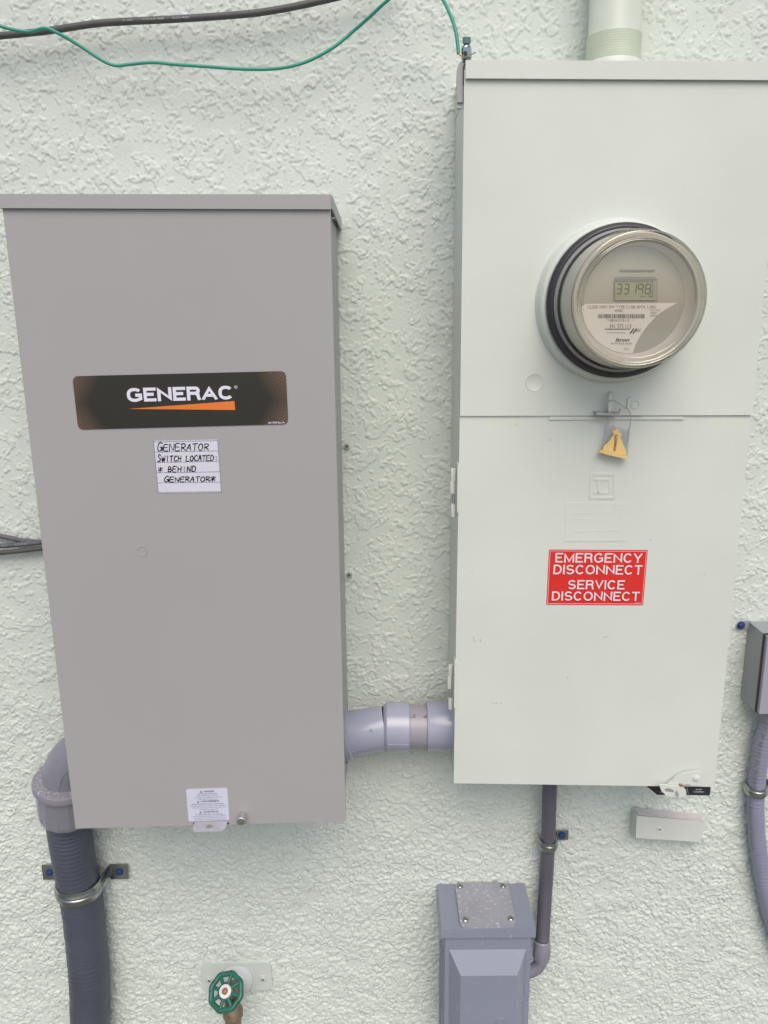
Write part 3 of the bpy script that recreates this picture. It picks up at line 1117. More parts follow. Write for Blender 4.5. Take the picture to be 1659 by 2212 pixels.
# ------------------------------------------------------------------ electricity meter
em_ = thing('electricity_meter', 'round glass electricity meter with digital display plugged into cabinet socket', 'electricity meter', (MX, D2, MZ - .08))
AX = (0, -1, 0)
base = MB().lathe((MX, D2, MZ), AX, [(.03, .002), (.0838, .004), (.0838, .0225), (.0855, .0245), (.0870, .0260), (.0870, .0290), (.0852, .0305), (.0850, .0325), (.0835, .0340), (.0815, .0345), (.0800, .0340)], 96)
base.build('base_ring', m_black, em_, ang=40)
MB().lathe((MX, D2, MZ), AX, [(.0805, .020), (.0800, .0362), (.0785, .0385), (.0772, .0400)], 96).build('inner_band', m_ringgrey, em_)
FD = .070     # faceplate distance out of the cabinet
MB().lathe((MX, D2, MZ), AX, [(.0740, .010), (.0738, .0560), (.0722, .0780), (.0695, .0850), (.0655, .0850), (.0635, .0800), (.0605, FD + .003), (.0575, FD)], 96).build('inner_housing', m_facelite, em_, ang=50)
fp = MB().lathe((MX, D2, MZ), AX, [(.0574, FD), (.0500, FD), (.0001, FD)], 96).build('faceplate', m_face, em_)
gl = MB().lathe((MX, D2, MZ), AX, [(.0772, .0370), (.0768, .0600), (.0752, .0760), (.0736, .0850), (.0728, .0885), (.0712, .0912)], 96).build('glass_cover', m_glass, em_, ang=60)
MB().lathe((MX, D2, MZ), AX, [(.0712, .0912), (.0722, .0930), (.0718, .0946), (.0700, .0952), (.0680, .0948), (.0672, .0925), (.0660, .0915), (.0640, .0912), (.0630, .0925),
                            (.0620, .0932), (.0606, .0930), (.0598, .0915)], 96).build('glass_rim', m_glassrim, gl, ang=70)
MB().lathe((MX, D2, MZ), AX, [(.0598, .0915), (.045, .0920), (.02, .0923), (.0002, .0924)], 96).build('glass_front', m_glass, gl, ang=70)
MB().lathe((MX, D2, MZ), AX, [(.0726, .0900), (.0731, .0906), (.0726, .0912)], 96).build('rim_seam', m_brass, gl)

# meter face print; crop coordinates -> photo coordinates
MF = D2 - FD
m_ = lambda x, y, l=0: P(1128 + .28 * x, 431 + .28 * y, MF - l)
fc = Vector((MX, MF, MZ))
rr = .0572
pts = []
A0 = m_(490, 805)
rad0 = (A0 - fc).length
ang0 = math.atan2(A0.z - fc.z, A0.x - fc.x)
A1 = m_(850, 1178)
ang1 = math.atan2(A1.z - fc.z, A1.x - fc.x)
if ang0 > 0:
    ang0 -= 2 * math.pi
for k in range(25):
    a = ang0 + (ang1 - ang0) * k / 24
    pts.append(Vector((MX + rr * math.cos(a), MF - .0006, MZ + rr * math.sin(a))))
for x, y in ((875, 1120), (915, 1045), (970, 970), (1040, 895), (1120, 840), (1200, 797)):
    pts.append(m_(x, y, .0006))
pts.append(m_(492, 805, .0006))
pts[0] = m_(486, 806, .0006)
lb = MB().prism(pts, (0, .0005, 0)).build('meter_label', m_metlabel, fp, smooth=False)
qm = quad([(1128 + .28 * x, 431 + .28 * y) for x, y in ((400, 500), (1400, 500), (1400, 1200), (400, 1200))], MF, 0)
u_ = lambda x, y: ((x - 400) / 1000, (y - 500) / 700)


def mt(s, x0, y0, x1, y1, *a):
    return (s, *u_(x0, y0), *u_(x1, y1), *a)


letters('label_text', [mt('CL200 240V 3W TYPE C1SR 30TA 1.0Kh', 500, 812, 1030, 836), mt('WREC', 712, 842, 778, 864, .01),
                       mt('CA 0.5', 988, 842, 1058, 856), mt('FM2S', 988, 864, 1036, 878), mt('60Hz', 988, 884, 1034, 898),
                       mt('*18P341575113   *', 655, 918, 860, 940), mt('341 575 113', 672, 956, 838, 990),
                       mt('WATTHOUR METER', 680, 1103, 845, 1117), mt('2/21', 782, 1146, 822, 1160)], qm, m_inkgrey, fp, .0009)
letters('maker_name', [mt('Itron', 716, 1066, 826, 1094, .02, .35), mt('REC', 868, 995, 915, 1018, .0, .4), mt('The Touchstone Energy Cooperative', 650, 1019, 795, 1030)],
        qm, m_ink, fp, .0009)
rct = []
x = 583
random.seed(3)
while x < 940:
    w_ = random.choice((4, 7, 10))
    rct.append((*u_(x, 880), *u_(min(x + w_, 942), 912)))
    x += w_ + random.choice((3, 4, 6))
x = 750
while x < 1015:
    w_ = random.choice((6, 9, 14))
    rct.append((*u_(x, 541), *u_(min(x + w_, 1020), 556)))
    x += w_ + random.choice((3, 4))
rct.append((*u_(636, 993), *u_(830, 1000)))
rct.append((*u_(712, 597), *u_(1030, 600)))
bars('barcode', rct, qm, m_inkgrey, fp, .0009)
sl = MB()
for x0 in (830, 852):
    sl.strip(qm(*u_(x0, 1032), .0007), qm(*u_(x0 + 28, 992), .0007), .0012, (0, -1, 0), .0003)
sl.build('logo_slash', m_ink, fp, smooth=False)
# display
fr = MB()
fo = [u_(708, 610), u_(1042, 610), u_(1042, 772), u_(708, 772)]
fi = [u_(718, 632), u_(1012, 632), u_(1004, 762), u_(712, 762)]
for i in range(4):
    j = (i + 1) % 4
    p = [qm(*fo[i], .0022), qm(*fo[j], .0022), qm(*fi[j], .0004), qm(*fi[i], .0004)]
    fr.add(p, [(0, 1, 2, 3)])
fro = fr.build('display_frame', m_lcdframe, fp, smooth=False)
lc = MB().add([qm(*u_(706, 625), .0003), qm(*u_(1020, 625), .0003), qm(*u_(1014, 768), .0003), qm(*u_(706, 768), .0003)], [(0, 1, 2, 3)])
lc.build('display_screen', m_lcd, fro, smooth=False)
SEG = {'a': (0, 1, 1, 1), 'b': (1, 1, 1, .5), 'c': (1, .5, 1, 0), 'd': (0, 0, 1, 0), 'e': (0, .5, 0, 0), 'f': (0, 1, 0, .5), 'g': (0, .5, 1, .5)}
DG = {'3': 'abgcd', '1': 'bc', '9': 'abfgc', '8': 'abcdefg'}
dg = MB()
for ch, x0, x1 in (('3', 730, 765), ('3', 786, 820), ('1', 845, 878), ('9', 893, 930), ('8', 950, 988)):
    for s in DG[ch]:
        a0, b0, a1, b1 = SEG[s]
        sl_ = 7
        X = lambda a, b: x0 + (x1 - x0) * a + (b - .5) * sl_
        Y = lambda b: 722 - (722 - 650) * b
        p0, p1 = qm(*u_(X(a0, b0), Y(b0)), .0005), qm(*u_(X(a1, b1), Y(b1)), .0005)
        t_ = (p1 - p0) * .07
        dg.strip(p0 + t_, p1 - t_, .0011, (0, -1, 0), .0002)
dg.build('display_digits', m_digit, fro, smooth=False)
letters('display_unit', [mt('kWh', 910, 737, 948, 751), mt('a', 982, 735, 994, 750, .04)], qm, m_digit, fro, .0006)
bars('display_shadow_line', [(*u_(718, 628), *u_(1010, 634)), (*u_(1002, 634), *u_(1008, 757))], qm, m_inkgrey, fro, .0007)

# ------------------------------------------------------------------ seal tag on a wire
sp_ = P(1330, 990, D2 - .012)
sg = thing('meter_seal', 'yellow numbered plastic security seal hanging on a thin wire loop', 'security seal', sp_)
wp = [(430, 760, .008), (438, 690, .009), (425, 600, .010), (412, 520, .012), (412, 400, .016), (440, 320, .018), (500, 288, .019), (560, 305, .018), (660, 365, .014),
      (760, 430, .011), (820, 490, .010), (843, 570, .010), (840, 680, .010), (828, 780, .009), (805, 840, .008), (790, 980, .0075), (765, 1110, .007)]
MB().tube([P(*H_(x, y), D2 - l) for x, y, l in wp], .00055, 8, sub=5).build('wire_loop', m_galv, sg)
ds_ = D2 - .0075
out_ = [P(*H_(x, y), ds_) for x, y in ((310, 1190), (790, 1300), (830, 840), (690, 800), (520, 745), (385, 735))]
MB().prism(out_, (0, .0022, 0)).build('clear_housing', m_clearplastic, sg, bevel=.0003)
yy_ = [(345, 1185), (765, 1285), (760, 1210), (735, 1140), (700, 1060), (655, 935), (690, 915), (690, 890), (650, 885), (618, 815), (600, 795), (580, 820), (520, 855), (518, 875), (550, 890),
       (505, 960), (440, 1050), (370, 1110), (350, 1150)]
MB().prism([P(*H_(x, y), ds_ - .0008) for x, y in yy_], (0, .0016, 0)).build('seal_body', m_yellow, sg, bevel=.0003)
MB().prism([P(*H_(x, y), ds_ - .0045) for x, y in ((285, 1225), (400, 1268), (640, 1325), (770, 1345), (812, 1320), (700, 1275), (330, 1190))], (0, .007, 0)).build('seal_flange', m_yellow, sg, bevel=.0006)
qg = quad([H_(545, 905), H_(625, 915), H_(580, 1215), H_(520, 1205)], ds_ - .0008, 0)
letters('seal_number', [('0286075', .15, .0, .85, 1.0, .015)], qg, m_ink, sg, .0003, rot=90)

# ------------------------------------------------------------------ ground clamp on the cabinet corner
G_ = lambda x, y: (929 + .12 * x, 53 + .12 * y)
gc = thing('ground_clamp', 'small tin plated ground clamp with green topped screw on cabinet top corner', 'ground clamp', P(1003, 131, D2))
gd = D2 + .004
br = MB()
pth = [(650, 652), (560, 665), (510, 710), (492, 800), (488, 1000), (488, 1200), (492, 1400)]
for i in range(len(pth) - 1):
    (x0, y0), (x1, y1) = pth[i], pth[i + 1]
    w0 = 100
    br.prism([P(*G_(x1, y1), gd), P(*G_(x1 + w0, y1), gd), P(*G_(x0 + w0 - (20 if i < 2 else 0), y0 + (40 if i < 2 else 0)), gd), P(*G_(x0, y0), gd)], (0, .010, 0))
br.build('bracket', m_grey, gc)
MB().prism([P(*G_(x, y), gd - .001) for x, y in ((592, 1090), (612, 1060), (612, 745), (594, 745))], (0, .003, 0)).build('bracket_slot', m_dark, gc, smooth=False)
MB().prism([P(*G_(x, y), gd + .003) for x, y in ((490, 1505), (570, 1505), (575, 1395), (490, 1395))], (0, .006, 0)).build('set_screw', m_galv, gc, bevel=.0005)
c0, c1 = P(*G_(655, 648), D2 + .004), P(*G_(655, 372), D2 + .004)
ax = (c1 - c0)
Lh = ax.length
lug = MB().lathe(c0, ax, [(.0035, 0), (.0052, .0006), (.0057, .002), (.0057, Lh * .75), (.0050, Lh * .92), (.0036, Lh)], 8, True, True).build('lug_body', m_zinc, gc, bevel=.0006)
hp = P(*G_(632, 518), D2 - .0022)
MB().lathe(hp, (-.35, -1, 0), [(.0022, -.002), (.0022, .0004)], 16, True, True).build('wire_hole', m_dark, lug)
MB().lathe(P(*G_(657, 385), D2 + .004), (0, -.15, 1), [(.003, 0), (.003, .002), (.0045, .0022), (.0045, .0078), (.0040, .0084)], 18, True, True).build('clamp_screw', m_tealscrew, gc)

# ------------------------------------------------------------------ green wire and black cable, left cables
gw = [(-40, 40), (0, 56), (30, 64), (65, 68.5), (95, 61), (120, 69), (170, 97.5), (220, 130), (250, 141.5), (280, 139), (330, 135), (380, 139.5), (450, 144),
      (510, 148.5), (575, 149.5), (625, 144), (670, 130), (720, 102.5), (760, 70), (800, 35), (829, 8), (860, -16), (900, -34), (935, -26), (957, 0), (974, 35),
      (984, 65), (988.5, 95), (990.5, 116)]
wd_ = [1.045, 1.045, 1.046, 1.048, 1.045, 1.046, 1.055, 1.06, 1.062] + [1.064] * 10 + [1.055, 1.045, 1.035, 1.02, 1.005, .99, .98, .974, .971, .969]
LOC['green_wire'] = P(450, 140, 1.06)
g_ = MB().tube([P(x, y, d) for (x, y), d in zip(gw, wd_)], .0020, 12, sub=6)
g_.build('green_wire', m_green)
go = bpy.data.objects['green_wire']
go.location = LOC['green_wire']
go['label'] = 'thin green ground wire drooping across the wall to the clamp'
go['category'] = 'wire'
MB().tube([P(990.5, 115, .969), P(993, 118, .9685), P(999, 120.5, .968)], .0010, 10).build('bare_copper_end', m_copper, None)
ce = bpy.data.objects['bare_copper_end']
ce.data.transform(Matrix.Translation(-LOC['green_wire']))
ce.parent = go
MB().tube([P(1018, 117, .968), P(1023, 115, .967), P(1028, 113, .966)], .0009, 8).build('cut_wire_tip', m_galv, None)
ce = bpy.data.objects['cut_wire_tip']
ce.data.transform(Matrix.Translation(-LOC['green_wire']))
ce.parent = go


def single(name, mb, m, loc, label, cat, group=None, **k):
    LOC[name] = Vector(loc)
    o = mb.build(name, m, None, **k)
    o.location = loc
    o['label'] = label
    o['category'] = cat
    if group:
        o['group'] = group
    LOC[o.name] = Vector(loc)
    return o


bk = [(-60, 85), (0, 77.5), (100, 67), (200, 52), (265, 47), (400, 40), (525, 31), (600, 21), (675, 6), (760, -14), (860, -40)]
bc = single('black_cable', MB().tube([P(x, y, 1.068) for x, y in bk], .0041, 16, sub=6), m_blackcable, P(300, 45, 1.068),
       'thick black cable crossing the top left of the wall behind the green wire', 'cable')
qc = quad([P(262, 40, 1.0638), P(445, 31, 1.0638), P(445, 40.5, 1.0638), P(262, 49.5, 1.0638)], None, 0)
letters('cable_print', [('E-34C', .02, .25, .14, .62), ('TYC-UV 600', .24, .25, .50, .62), ('SUN RES', .60, .25, .80, .62)], qc, m_galv, bc, .0002)
lc1 = [(-60, 1146), (0, 1158), (26, 1163), (52, 1168.5), (110, 1172), (170, 1176)]
lc2 = [(-60, 1180), (0, 1179.5), (42, 1176.5), (93, 1171), (170, 1162)]
lc3 = [(-60, 1197), (0, 1194), (47, 1189.5), (94.5, 1184), (170, 1176)]
for nm, pth, dd, lab, mm in (('wall_cable', lc1, 1.083, 'upper dark cable slanting down behind the grey box side', m_bluecable),
                         ('wall_cable', lc2, 1.078, 'middle dark printed cable entering behind the grey box', m_bluecable),
                         ('wall_cable', lc3, 1.077, 'lowest dark smooth cable entering behind the grey box', m_blackcable)):
    o = single(nm, MB().tube([P(x, y, dd) for x, y in pth], .0034, 14, sub=5), mm, P(40, 1178, dd), lab, 'cable', 'dark cables at the left edge')
    if pth is lc2:
        ql = quad([P(3, 1175.5, 1.0743), P(62, 1170, 1.0743), P(62, 1177, 1.0743), P(3, 1182.5, 1.0743)], None, 0)
        letters('cable_print', [('NGELS', .0, .3, .22, .85), ('STD LISTED', .48, .3, .98, .85)], ql, m_galv, o, .0003)

# screws left in the wall
for x, y, lab in ((749, 964, 'small rusty wall screw beside the grey box, the upper one'), (754, 1242, 'small rusty wall screw beside the grey box, the lower one')):
    c = P(x, y, WALL - .0012)
    t = thing('wall_screw', lab, 'screw', c, 'old screws in the stucco')
    MB().lathe(c, (0, -1, 0), [(.0042, -.001), (.0042, .0008), (.0032, .0012), (.0022, .0010)], 18, True, True).build('washer', m_galv, t)
    MB().lathe(c, (0, -1, 0), [(.0017, 0), (.0015, .0022), (.0005, .0024)], 8, True, True).build('screw_head', m_dark, t)

# ------------------------------------------------------------------ painted riser pipe
rc = PZ(1329, 100, P(1100, 131, D2).z)
rz = P(1100, 131, D2).z
RX = P(1327, 100, 1.045).x
RY = 1.048
rp = thing('riser_pipe', 'painted service pipe rising from the top of the meter cabinet', 'pipe', (RX, RY, rz))
MB().lathe((RX, RY, rz), (0, 0, 1), [(.0335, -.01), (.0335, .017), (.0325, .0195)], 56, False, True).build('hub', m_mint, rp, ang=50)
pf = []
z = .018
pf.append((.0318, z))
while z < .048:
    pf += [(.0318, z), (.0323, z + .0012), (.0318, z + .0024)]
    z += .0026
MB().lathe((RX, RY, rz), (0, 0, 1), pf, 56).build('ribbed_band', m_caulk, rp, ang=80)
MB().lathe((RX, RY, rz), (0, 0, 1), [(.0318, z - .001), (.0308, z + .002), (.0308, 1.1)], 56, False, True).build('pipe', m_mintpipe, rp, ang=50)

# ------------------------------------------------------------------ pipe connection between the boxes
xg, xm = P(742, 1590, 1.02).x, P(972, 1570, 1.04).x
CD = 1.035
zz = lambda x, y: P(x, y, CD)
cn = thing('pipe_connector', 'light grey plastic pipe fitting joining the grey box to the meter cabinet', 'pipe fitting', zz(860, 1571))
pA, pB = zz(738, 1589), zz(832, 1572)
ax = pB - pA
L1 = ax.length
s_ = L1 / 94
MB().lathe(pA, ax, [(.0345, -.004), (.0372, .0), (.0378, 17 * s_), (.0355, 20 * s_), (.0330, 20.5 * s_), (.0326, 60 * s_), (.0312, 96 * s_)], 64).build('flanged_adapter', m_pvc, cn, ang=40)
r5 = P
MB().lathe(pA - ax.normalized() * .001, ax, [(.0395, 0), (.0395, .0022), (.0350, .0024)], 48).build('gasket_ring', m_gasket, cn)
pC, pD = zz(831, 1570.5), zz(884, 1570.5)
ax2 = Vector((1, 0, (pD.z - pC.z) / (pD.x - pC.x)))
Lc = (pD - pC).length
MB().lathe(pC, ax2, [(.0300, -.002), (.0335, .0005), (.0357, .003), (.0361, Lc - .001), (.0352, Lc), (.0300, Lc)], 64).build('coupling', m_pvc, cn, ang=40)
MB().lathe(pD - ax2 * .004, ax2, [(.0315, 0), (.0315, .034)], 64).build('pipe_stub', m_pvc2, cn)
pE = zz(921.5, 1567.5)
MB().lathe(pE, ax2, [(.030, 0), (.0352, 0), (.0357, .001), (.0357, .040)], 64).build('coupling', m_pvc, cn, ang=40)
# parting line and print
sm = MB()
a_, b_ = pA + Vector((.014, -.0316, -.0085)), pA + ax + Vector((-.004, -.0298, -.0085))
sm.tube([a_, b_], .0005, 6)
sm.tube([pC + Vector((.004, -.0348, -.0085)), pD + Vector((-.001, -.0352, -.0085))], .0005, 6)
sm.build('parting_line', m_pvc, cn)
scp = MB()
for x0, y0, x1, y1 in ((799, 1574, 803, 1578), (802, 1578, 804, 1582), (800, 1576, 800, 1580), (810, 1564, 811, 1565), (812, 1604, 815, 1606), (795, 1560, 796, 1561)):
    scp.strip(P(x0, y0, CD - .0325), P(x1, y1, CD - .0325), .0006, (0, -1, 0), .0003)
scp.build('scratch', m_inkgrey, cn, smooth=False)
cc = pD + ax2 * .012
th_ = R(48)


def cyl(x, a):
    return Vector((x, pD.y - .0317 * math.cos(a), pD.z + .0317 * math.sin(a)))


def cq(x0, x1, a0, a1):
    def q(u, v, l=0):
        a = a0 + (a1 - a0) * v
        p = cyl(x0 + (x1 - x0) * u, a)
        return p + Vector((0, -math.cos(a), math.sin(a))) * (l * .2)
    return q


qx = cq(zz(884, 1530).x, zz(921, 1530).x, R(72), R(40))
letters('pipe_print', [('2"', .06, .35, .36, .62), ('P', .80, .35, .97, .62)], qx, m_ink, cn, .001, rot=180)

# ------------------------------------------------------------------ flexible conduits
def ribbed(r, per=.0062, amp=.00035):
    return lambda L, t: r + amp * math.sin(L / per * 2 * math.pi)


def dense(pts, step=.0012):
    pts = spline([Vector(p) for p in pts], 24)
    out = [pts[0]]
    acc = 0
    for a_, b_ in zip(pts[:-1], pts[1:]):
        acc += (b_ - a_).length
        if acc >= step:
            out.append(b_)
            acc = 0
    return out


# big one at left
hd_ = 1.048
big_pts = [P(143, 1722, 1.030), P(146, 1760, 1.036), P(151, 1802, 1.043), P(162, 1870, 1.050), P(177, 1948, 1.056), P(188, 2046, 1.058), P(194, 2130, 1.058), P(195, 2230, 1.058), P(192, 2340, 1.058)]
fc1 = thing('flexible_conduit', 'thick dark grey flexible conduit with elbow running down below the grey box', 'conduit', P(192, 2200, 1.058))
MB().tube(dense(big_pts), ribbed(.0312, .0082, .0007), 40).build('hose', m_hose, fc1, ang=60)
g0, g1 = P(143, 1678, 1.022), P(149, 1758, 1.034)
ax = g1 - g0
Lg = ax.length
nutc = MB().lathe(g0, ax, [(.0455, .001), (.0468, .003), (.0468, Lg * .16), (.0425, Lg * .20)], 64)
nut = nutc.build('gland_nut', m_elbow, fc1, ang=40)
MB().lathe(g0, ax, [(.0425, Lg * .17), (.0425, Lg * .86), (.0405, Lg * .96), (.0315, Lg)], 16).build('nut_body', m_elbow, nut, ang=15, bevel=.0012)
MB().lathe(g0, ax, [(.026, -.0015), (.0445, -.0010), (.0462, .0015)], 64).build('nut_top', m_elbowdust, nut, ang=50)
# elbow: quarter bend from the nut into the side of the box
bx_ = P(163, 1640, D1 + .1).x
ex = []
c0 = g0 + Vector((0, 0, -.002))
Rb = .058
dirx = Vector((1, 0, 0))
up_ = -(ax.normalized())
for k in range(15):
    a = R(90) * k / 14
    ex.append(c0 + up_ * (Rb * math.sin(a)) + dirx * (Rb * (1 - math.cos(a))))
ex.append(ex[-1] + Vector((.06, 0, 0)))
el = MB().tube(ex, .0325, 40).build('elbow', m_elbow, fc1, ang=60)
# raised web band inside the bend
wb = []
for k in range(13):
    a = R(90) * k / 12
    wb.append(c0 + up_ * (Rb * math.sin(a)) + dirx * (Rb * (1 - math.cos(a))))
rib = MB()
inner = []
for k, p in enumerate(wb):
    a = R(90) * k / 12
    rad_dir = (dirx * math.cos(a) - up_ * math.sin(a))
    inner.append(p + rad_dir * .003 + Vector((0, -.0325, 0)))
rib.tube(inner, .0012, 8)
rib.build('elbow_seam', m_elbow, el)

# thin one under the cabinet
fc2 = thing('flexible_conduit', 'thin dark flexible conduit between meter cabinet and lower disconnect box', 'conduit', P(1172, 2030, 1.06))
p2 = [P(1189, 1672, 1.055), P(1187.5, 1695, 1.055), P(1186, 1750, 1.058), P(1184.5, 1809, 1.064), P(1180.5, 1884, 1.070), P(1176, 1959, 1.066), P(1171.5, 2034, 1.052), P(1170, 2045, 1.05)]
MB().tube(dense(p2), ribbed(.0108, .0060, .0004), 28).build('hose', m_hose1, fc2, ang=60)
g0, g1 = P(1171, 2032, 1.052), P(1169, 2074, 1.046)
ax = g1 - g0
Lg = ax.length
nut2 = MB().lathe(g0, ax, [(.0110, -.001), (.0128, .001), (.0134, Lg * .3), (.0134, Lg * .8), (.0120, Lg * .9), (.0120, Lg)], 40, False, True).build('gland_nut', m_elbow, fc2, ang=35)
rbn = MB()
for k in range(10):
    a = 2 * math.pi * k / 10
    o_ = Vector((math.cos(a), math.sin(a), 0)) * .0134
    rbn.tube([g0 + ax * .3 + o_, g0 + ax * .8 + o_], .0009, 6)
rbn.build('grip_rib', m_elbow, nut2)
e0 = g1 - ax * .1
MB().tube([e0, e0 + Vector((-.001, 0, -.008)), e0 + Vector((-.006, 0, -.017)), e0 + Vector((-.016, 0, -.024)), e0 + Vector((-.035, 0, -.028))], .0102, 24, sub=4).build('elbow', m_elbow, fc2)

# right one
fc3 = thing('flexible_conduit', 'lighter grey printed flexible conduit curving down at the right edge', 'conduit', P(1640, 1900, 1.07))
p3 = [P(1668, 1520, 1.062), P(1660, 1560, 1.064), P(1646, 1609, 1.068), P(1637, 1668, 1.071), P(1634, 1700, 1.072), P(1632, 1739, 1.073), P(1635, 1807, 1.073), P(1643, 1866, 1.073), P(1651, 1914, 1.073),
      P(1664, 1973, 1.073), P(1682, 2030, 1.073), P(1712, 2100, 1.073)]
MB().tube(dense(p3), ribbed(.0126, .0064, .0004), 30).build('hose', m_hose2, fc3, ang=60)
MB().lathe(P(1671, 1528, 1.060), P(1660, 1562, 1.064) - P(1671, 1528, 1.060), [(.0165, 0), (.0165, .016), (.0155, .022), (.0128, .0235)], 36, True, True).build('gland_nut', m_elbow, fc3, ang=30)
ctr = spline(p3[1:8], 12)


def hose_q(i0, i1, phi0, phi1, r=.0130):
    """maps u along the hose, v around it"""
    def q(u, v, l=0):
        f = i0 + (i1 - i0) * u
        i = min(int(f), len(ctr) - 2)
        p = ctr[i].lerp(ctr[i + 1], f - i)
        t = (ctr[i + 1] - ctr[i]).normalized()
        sd2 = t.cross(Vector((0, -1, 0))).normalized()
        fr2 = sd2.cross(t).normalized()
        if fr2.y > 0:
            fr2 = -fr2
        if sd2.x < 0:
            sd2 = -sd2
        a = phi0 + (phi1 - phi0) * v
        return p + (fr2 * math.cos(a) + sd2 * math.sin(a)) * (r + l * .3)
    return q


letters('hose_print', [('80C DRY 60C WET 70C OIL RES SUN RES', 0, .1, 1, .9)], hose_q(1, 34, R(-22), R(-52)), m_inkgrey, fc3, .001)
letters('hose_print', [('LIQUIDTIGHT TYPE B', 0, .1, 1, .9)], hose_q(42, 64, R(-52), R(-75)), m_inkgrey, fc3, .001)


# ------------------------------------------------------------------ strap clamps
def strap(name, label, hose_c, r, wid, ears, hose_dir=Vector((0, 0, -1))):
    """band over the front of a hose at hose_c, with ears flat on the wall; ears = [(side, length, screw photo xy)]"""
    t = thing(name, label, 'strap clamp', hose_c, 'conduit straps')
    c = Vector(hose_c)
    ud = -hose_dir.normalized()
    prof_ = []
    R2 = r + .0008
    wy = WALL - .0036 - c.y
    for k in range(25):
        a = R(-98 + 196 * k / 24)
        prof_.append(Vector((math.sin(a) * R2, -math.cos(a) * R2, 0)))
    L0, R1 = [], []
    sides = {}
    for e in ears:
        xe = P(e[1], e[3], WALL).x
        xs_ = P(e[2], e[3], WALL).x
        sides[e[0]] = (e[0], abs(xe - c.x) - R2, xs_)
    if 1 in sides:
        prof_ += [Vector((R2 + .0004, wy * .55, 0)), Vector((R2 + .0022, wy * .88, 0)), Vector((R2 + .005, wy, 0)), Vector((R2 + sides[1][1], wy, 0))]
    else:
        prof_ += [Vector((R2 * .97, wy * .6, 0))]
    if -1 in sides:
        prof_ = [Vector((-R2 - sides[-1][1], wy, 0)), Vector((-R2 - .005, wy, 0)), Vector((-R2 - .0022, wy * .88, 0)), Vector((-R2 - .0004, wy * .55, 0))] + prof_
    else:
        prof_ = [Vector((-R2 * .97, wy * .6, 0))] + prof_
    th = .0013
    mb = MB()
    rows = [(-.5, 0), (-.40, .0005), (-.24, .0001), (-.16, .0016), (-.06, .0016), (0, .0002), (.06, .0016), (.16, .0016), (.24, .0001), (.40, .0005), (.5, 0)]
    n = len(prof_)
    vs_, fs = [], []
    for j, (w2, lift_) in enumerate(rows):
        for i, p in enumerate(prof_):
            a_, b_ = prof_[max(i - 1, 0)], prof_[min(i + 1, n - 1)]
            tg = (b_ - a_).normalized()
            nr = Vector((tg.y, -tg.x, 0))
            ear = abs(p.x) > R2 + .004
            vs_.append(c + p + nr * (th + (0 if ear else lift_)) + ud * (wid * w2 * (1.15 if ear else 1)))
    m2 = len(rows)
    for j in range(m2 - 1):
        for i in range(n - 1):
            fs.append((j * n + i, j * n + i + 1, (j + 1) * n + i + 1, (j + 1) * n + i))
    b0 = len(vs_)
    for j in (0, m2 - 1):
        for i, p in enumerate(prof_):
            ear = abs(p.x) > R2 + .004
            vs_.append(c + p + ud * (wid * rows[j][0] * (1.15 if ear else 1)))
    for i in range(n - 1):
        fs.append((i, b0 + i, b0 + i + 1, i + 1))
        fs.append(((m2 - 1) * n + i, (m2 - 1) * n + i + 1, b0 + n + i + 1, b0 + n + i))
    fs.append(tuple([j * n for j in range(m2)] + [b0 + n, b0]))
    fs.append(tuple([j * n + n - 1 for j in range(m2 - 1, -1, -1)] + [b0 + n - 1, b0 + 2 * n - 1]))
    mb.add(vs_, fs)
    mb.build('band', m_zinc, t, ang=45)
    for e in ears:
        sx = sides[e[0]][2]
        disc_screw('screw', (sx, WALL - .0050, c.z + .0), (0, -1, 0), .0040 * e[4], m_blue, t, h=.0022, slot=1, hexa=True)
    return t


zb = P(110, 1880, WALL).z
xb = 0
# locate the hose centre at that height
def at_height(pts, z):
    pts = spline([Vector(p) for p in pts], 20)
    return min(pts, key=lambda p: abs(p.z - z))


hb = at_height(big_pts, zb)
strap('strap_clamp', 'wide two eared zinc strap around the thick dark conduit', (hb.x, hb.y, zb), .0322, .0235, [(-1, 94, 110, 1880, 1.2), (1, 279, 260, 1880, 1.25)])
zs_ = P(1211.6, 1800, WALL).z
hb = at_height(p2, zs_)
strap('strap_clamp', 'small one eared zinc strap on the thin conduit below the cabinet', (hb.x, hb.y, zs_), .0115, .0150, [(1, 1226, 1212, 1800, 1.25)])
zs_ = P(1655, 1690, WALL).z
hb = at_height(p3, zs_)
strap('strap_clamp', 'small one eared zinc strap on the lighter conduit at the right edge', (hb.x, hb.y, zs_), .0132, .0150, [(1, 1670, 1658, 1690, 1.25)])

# ------------------------------------------------------------------ disconnect box at bottom centre
B_ = lambda x, y: (896 + .25 * x, 1659 + .25 * y)
D3 = .992
tl, tr2 = P(953.5, 2007.7, D3), P(1158, 2006.5, D3)
zt = (tl.z + tr2.z) / 2
zb_ = zt - .235
db = thing('disconnect_box', 'grey steel disconnect box with raised front cover and screwed top plate', 'electrical box', ((tl.x + tr2.x) / 2, WALL, zb_))
xl, xr = tl.x, tr2.x
bw = xr - xl
# body
bd_ = MB()
bd_.prism([Vector((xl + .0045, D3 + .008, zb_)), Vector((xr - .0045, D3 + .008, zb_)), Vector((xr - .0045, D3 + .008, zt - .002)), Vector((xl + .0045, D3 + .008, zt - .002))], (0, WALL - D3 - .008, 0))
bd_.build('body', m_cool, db, bevel=.001)
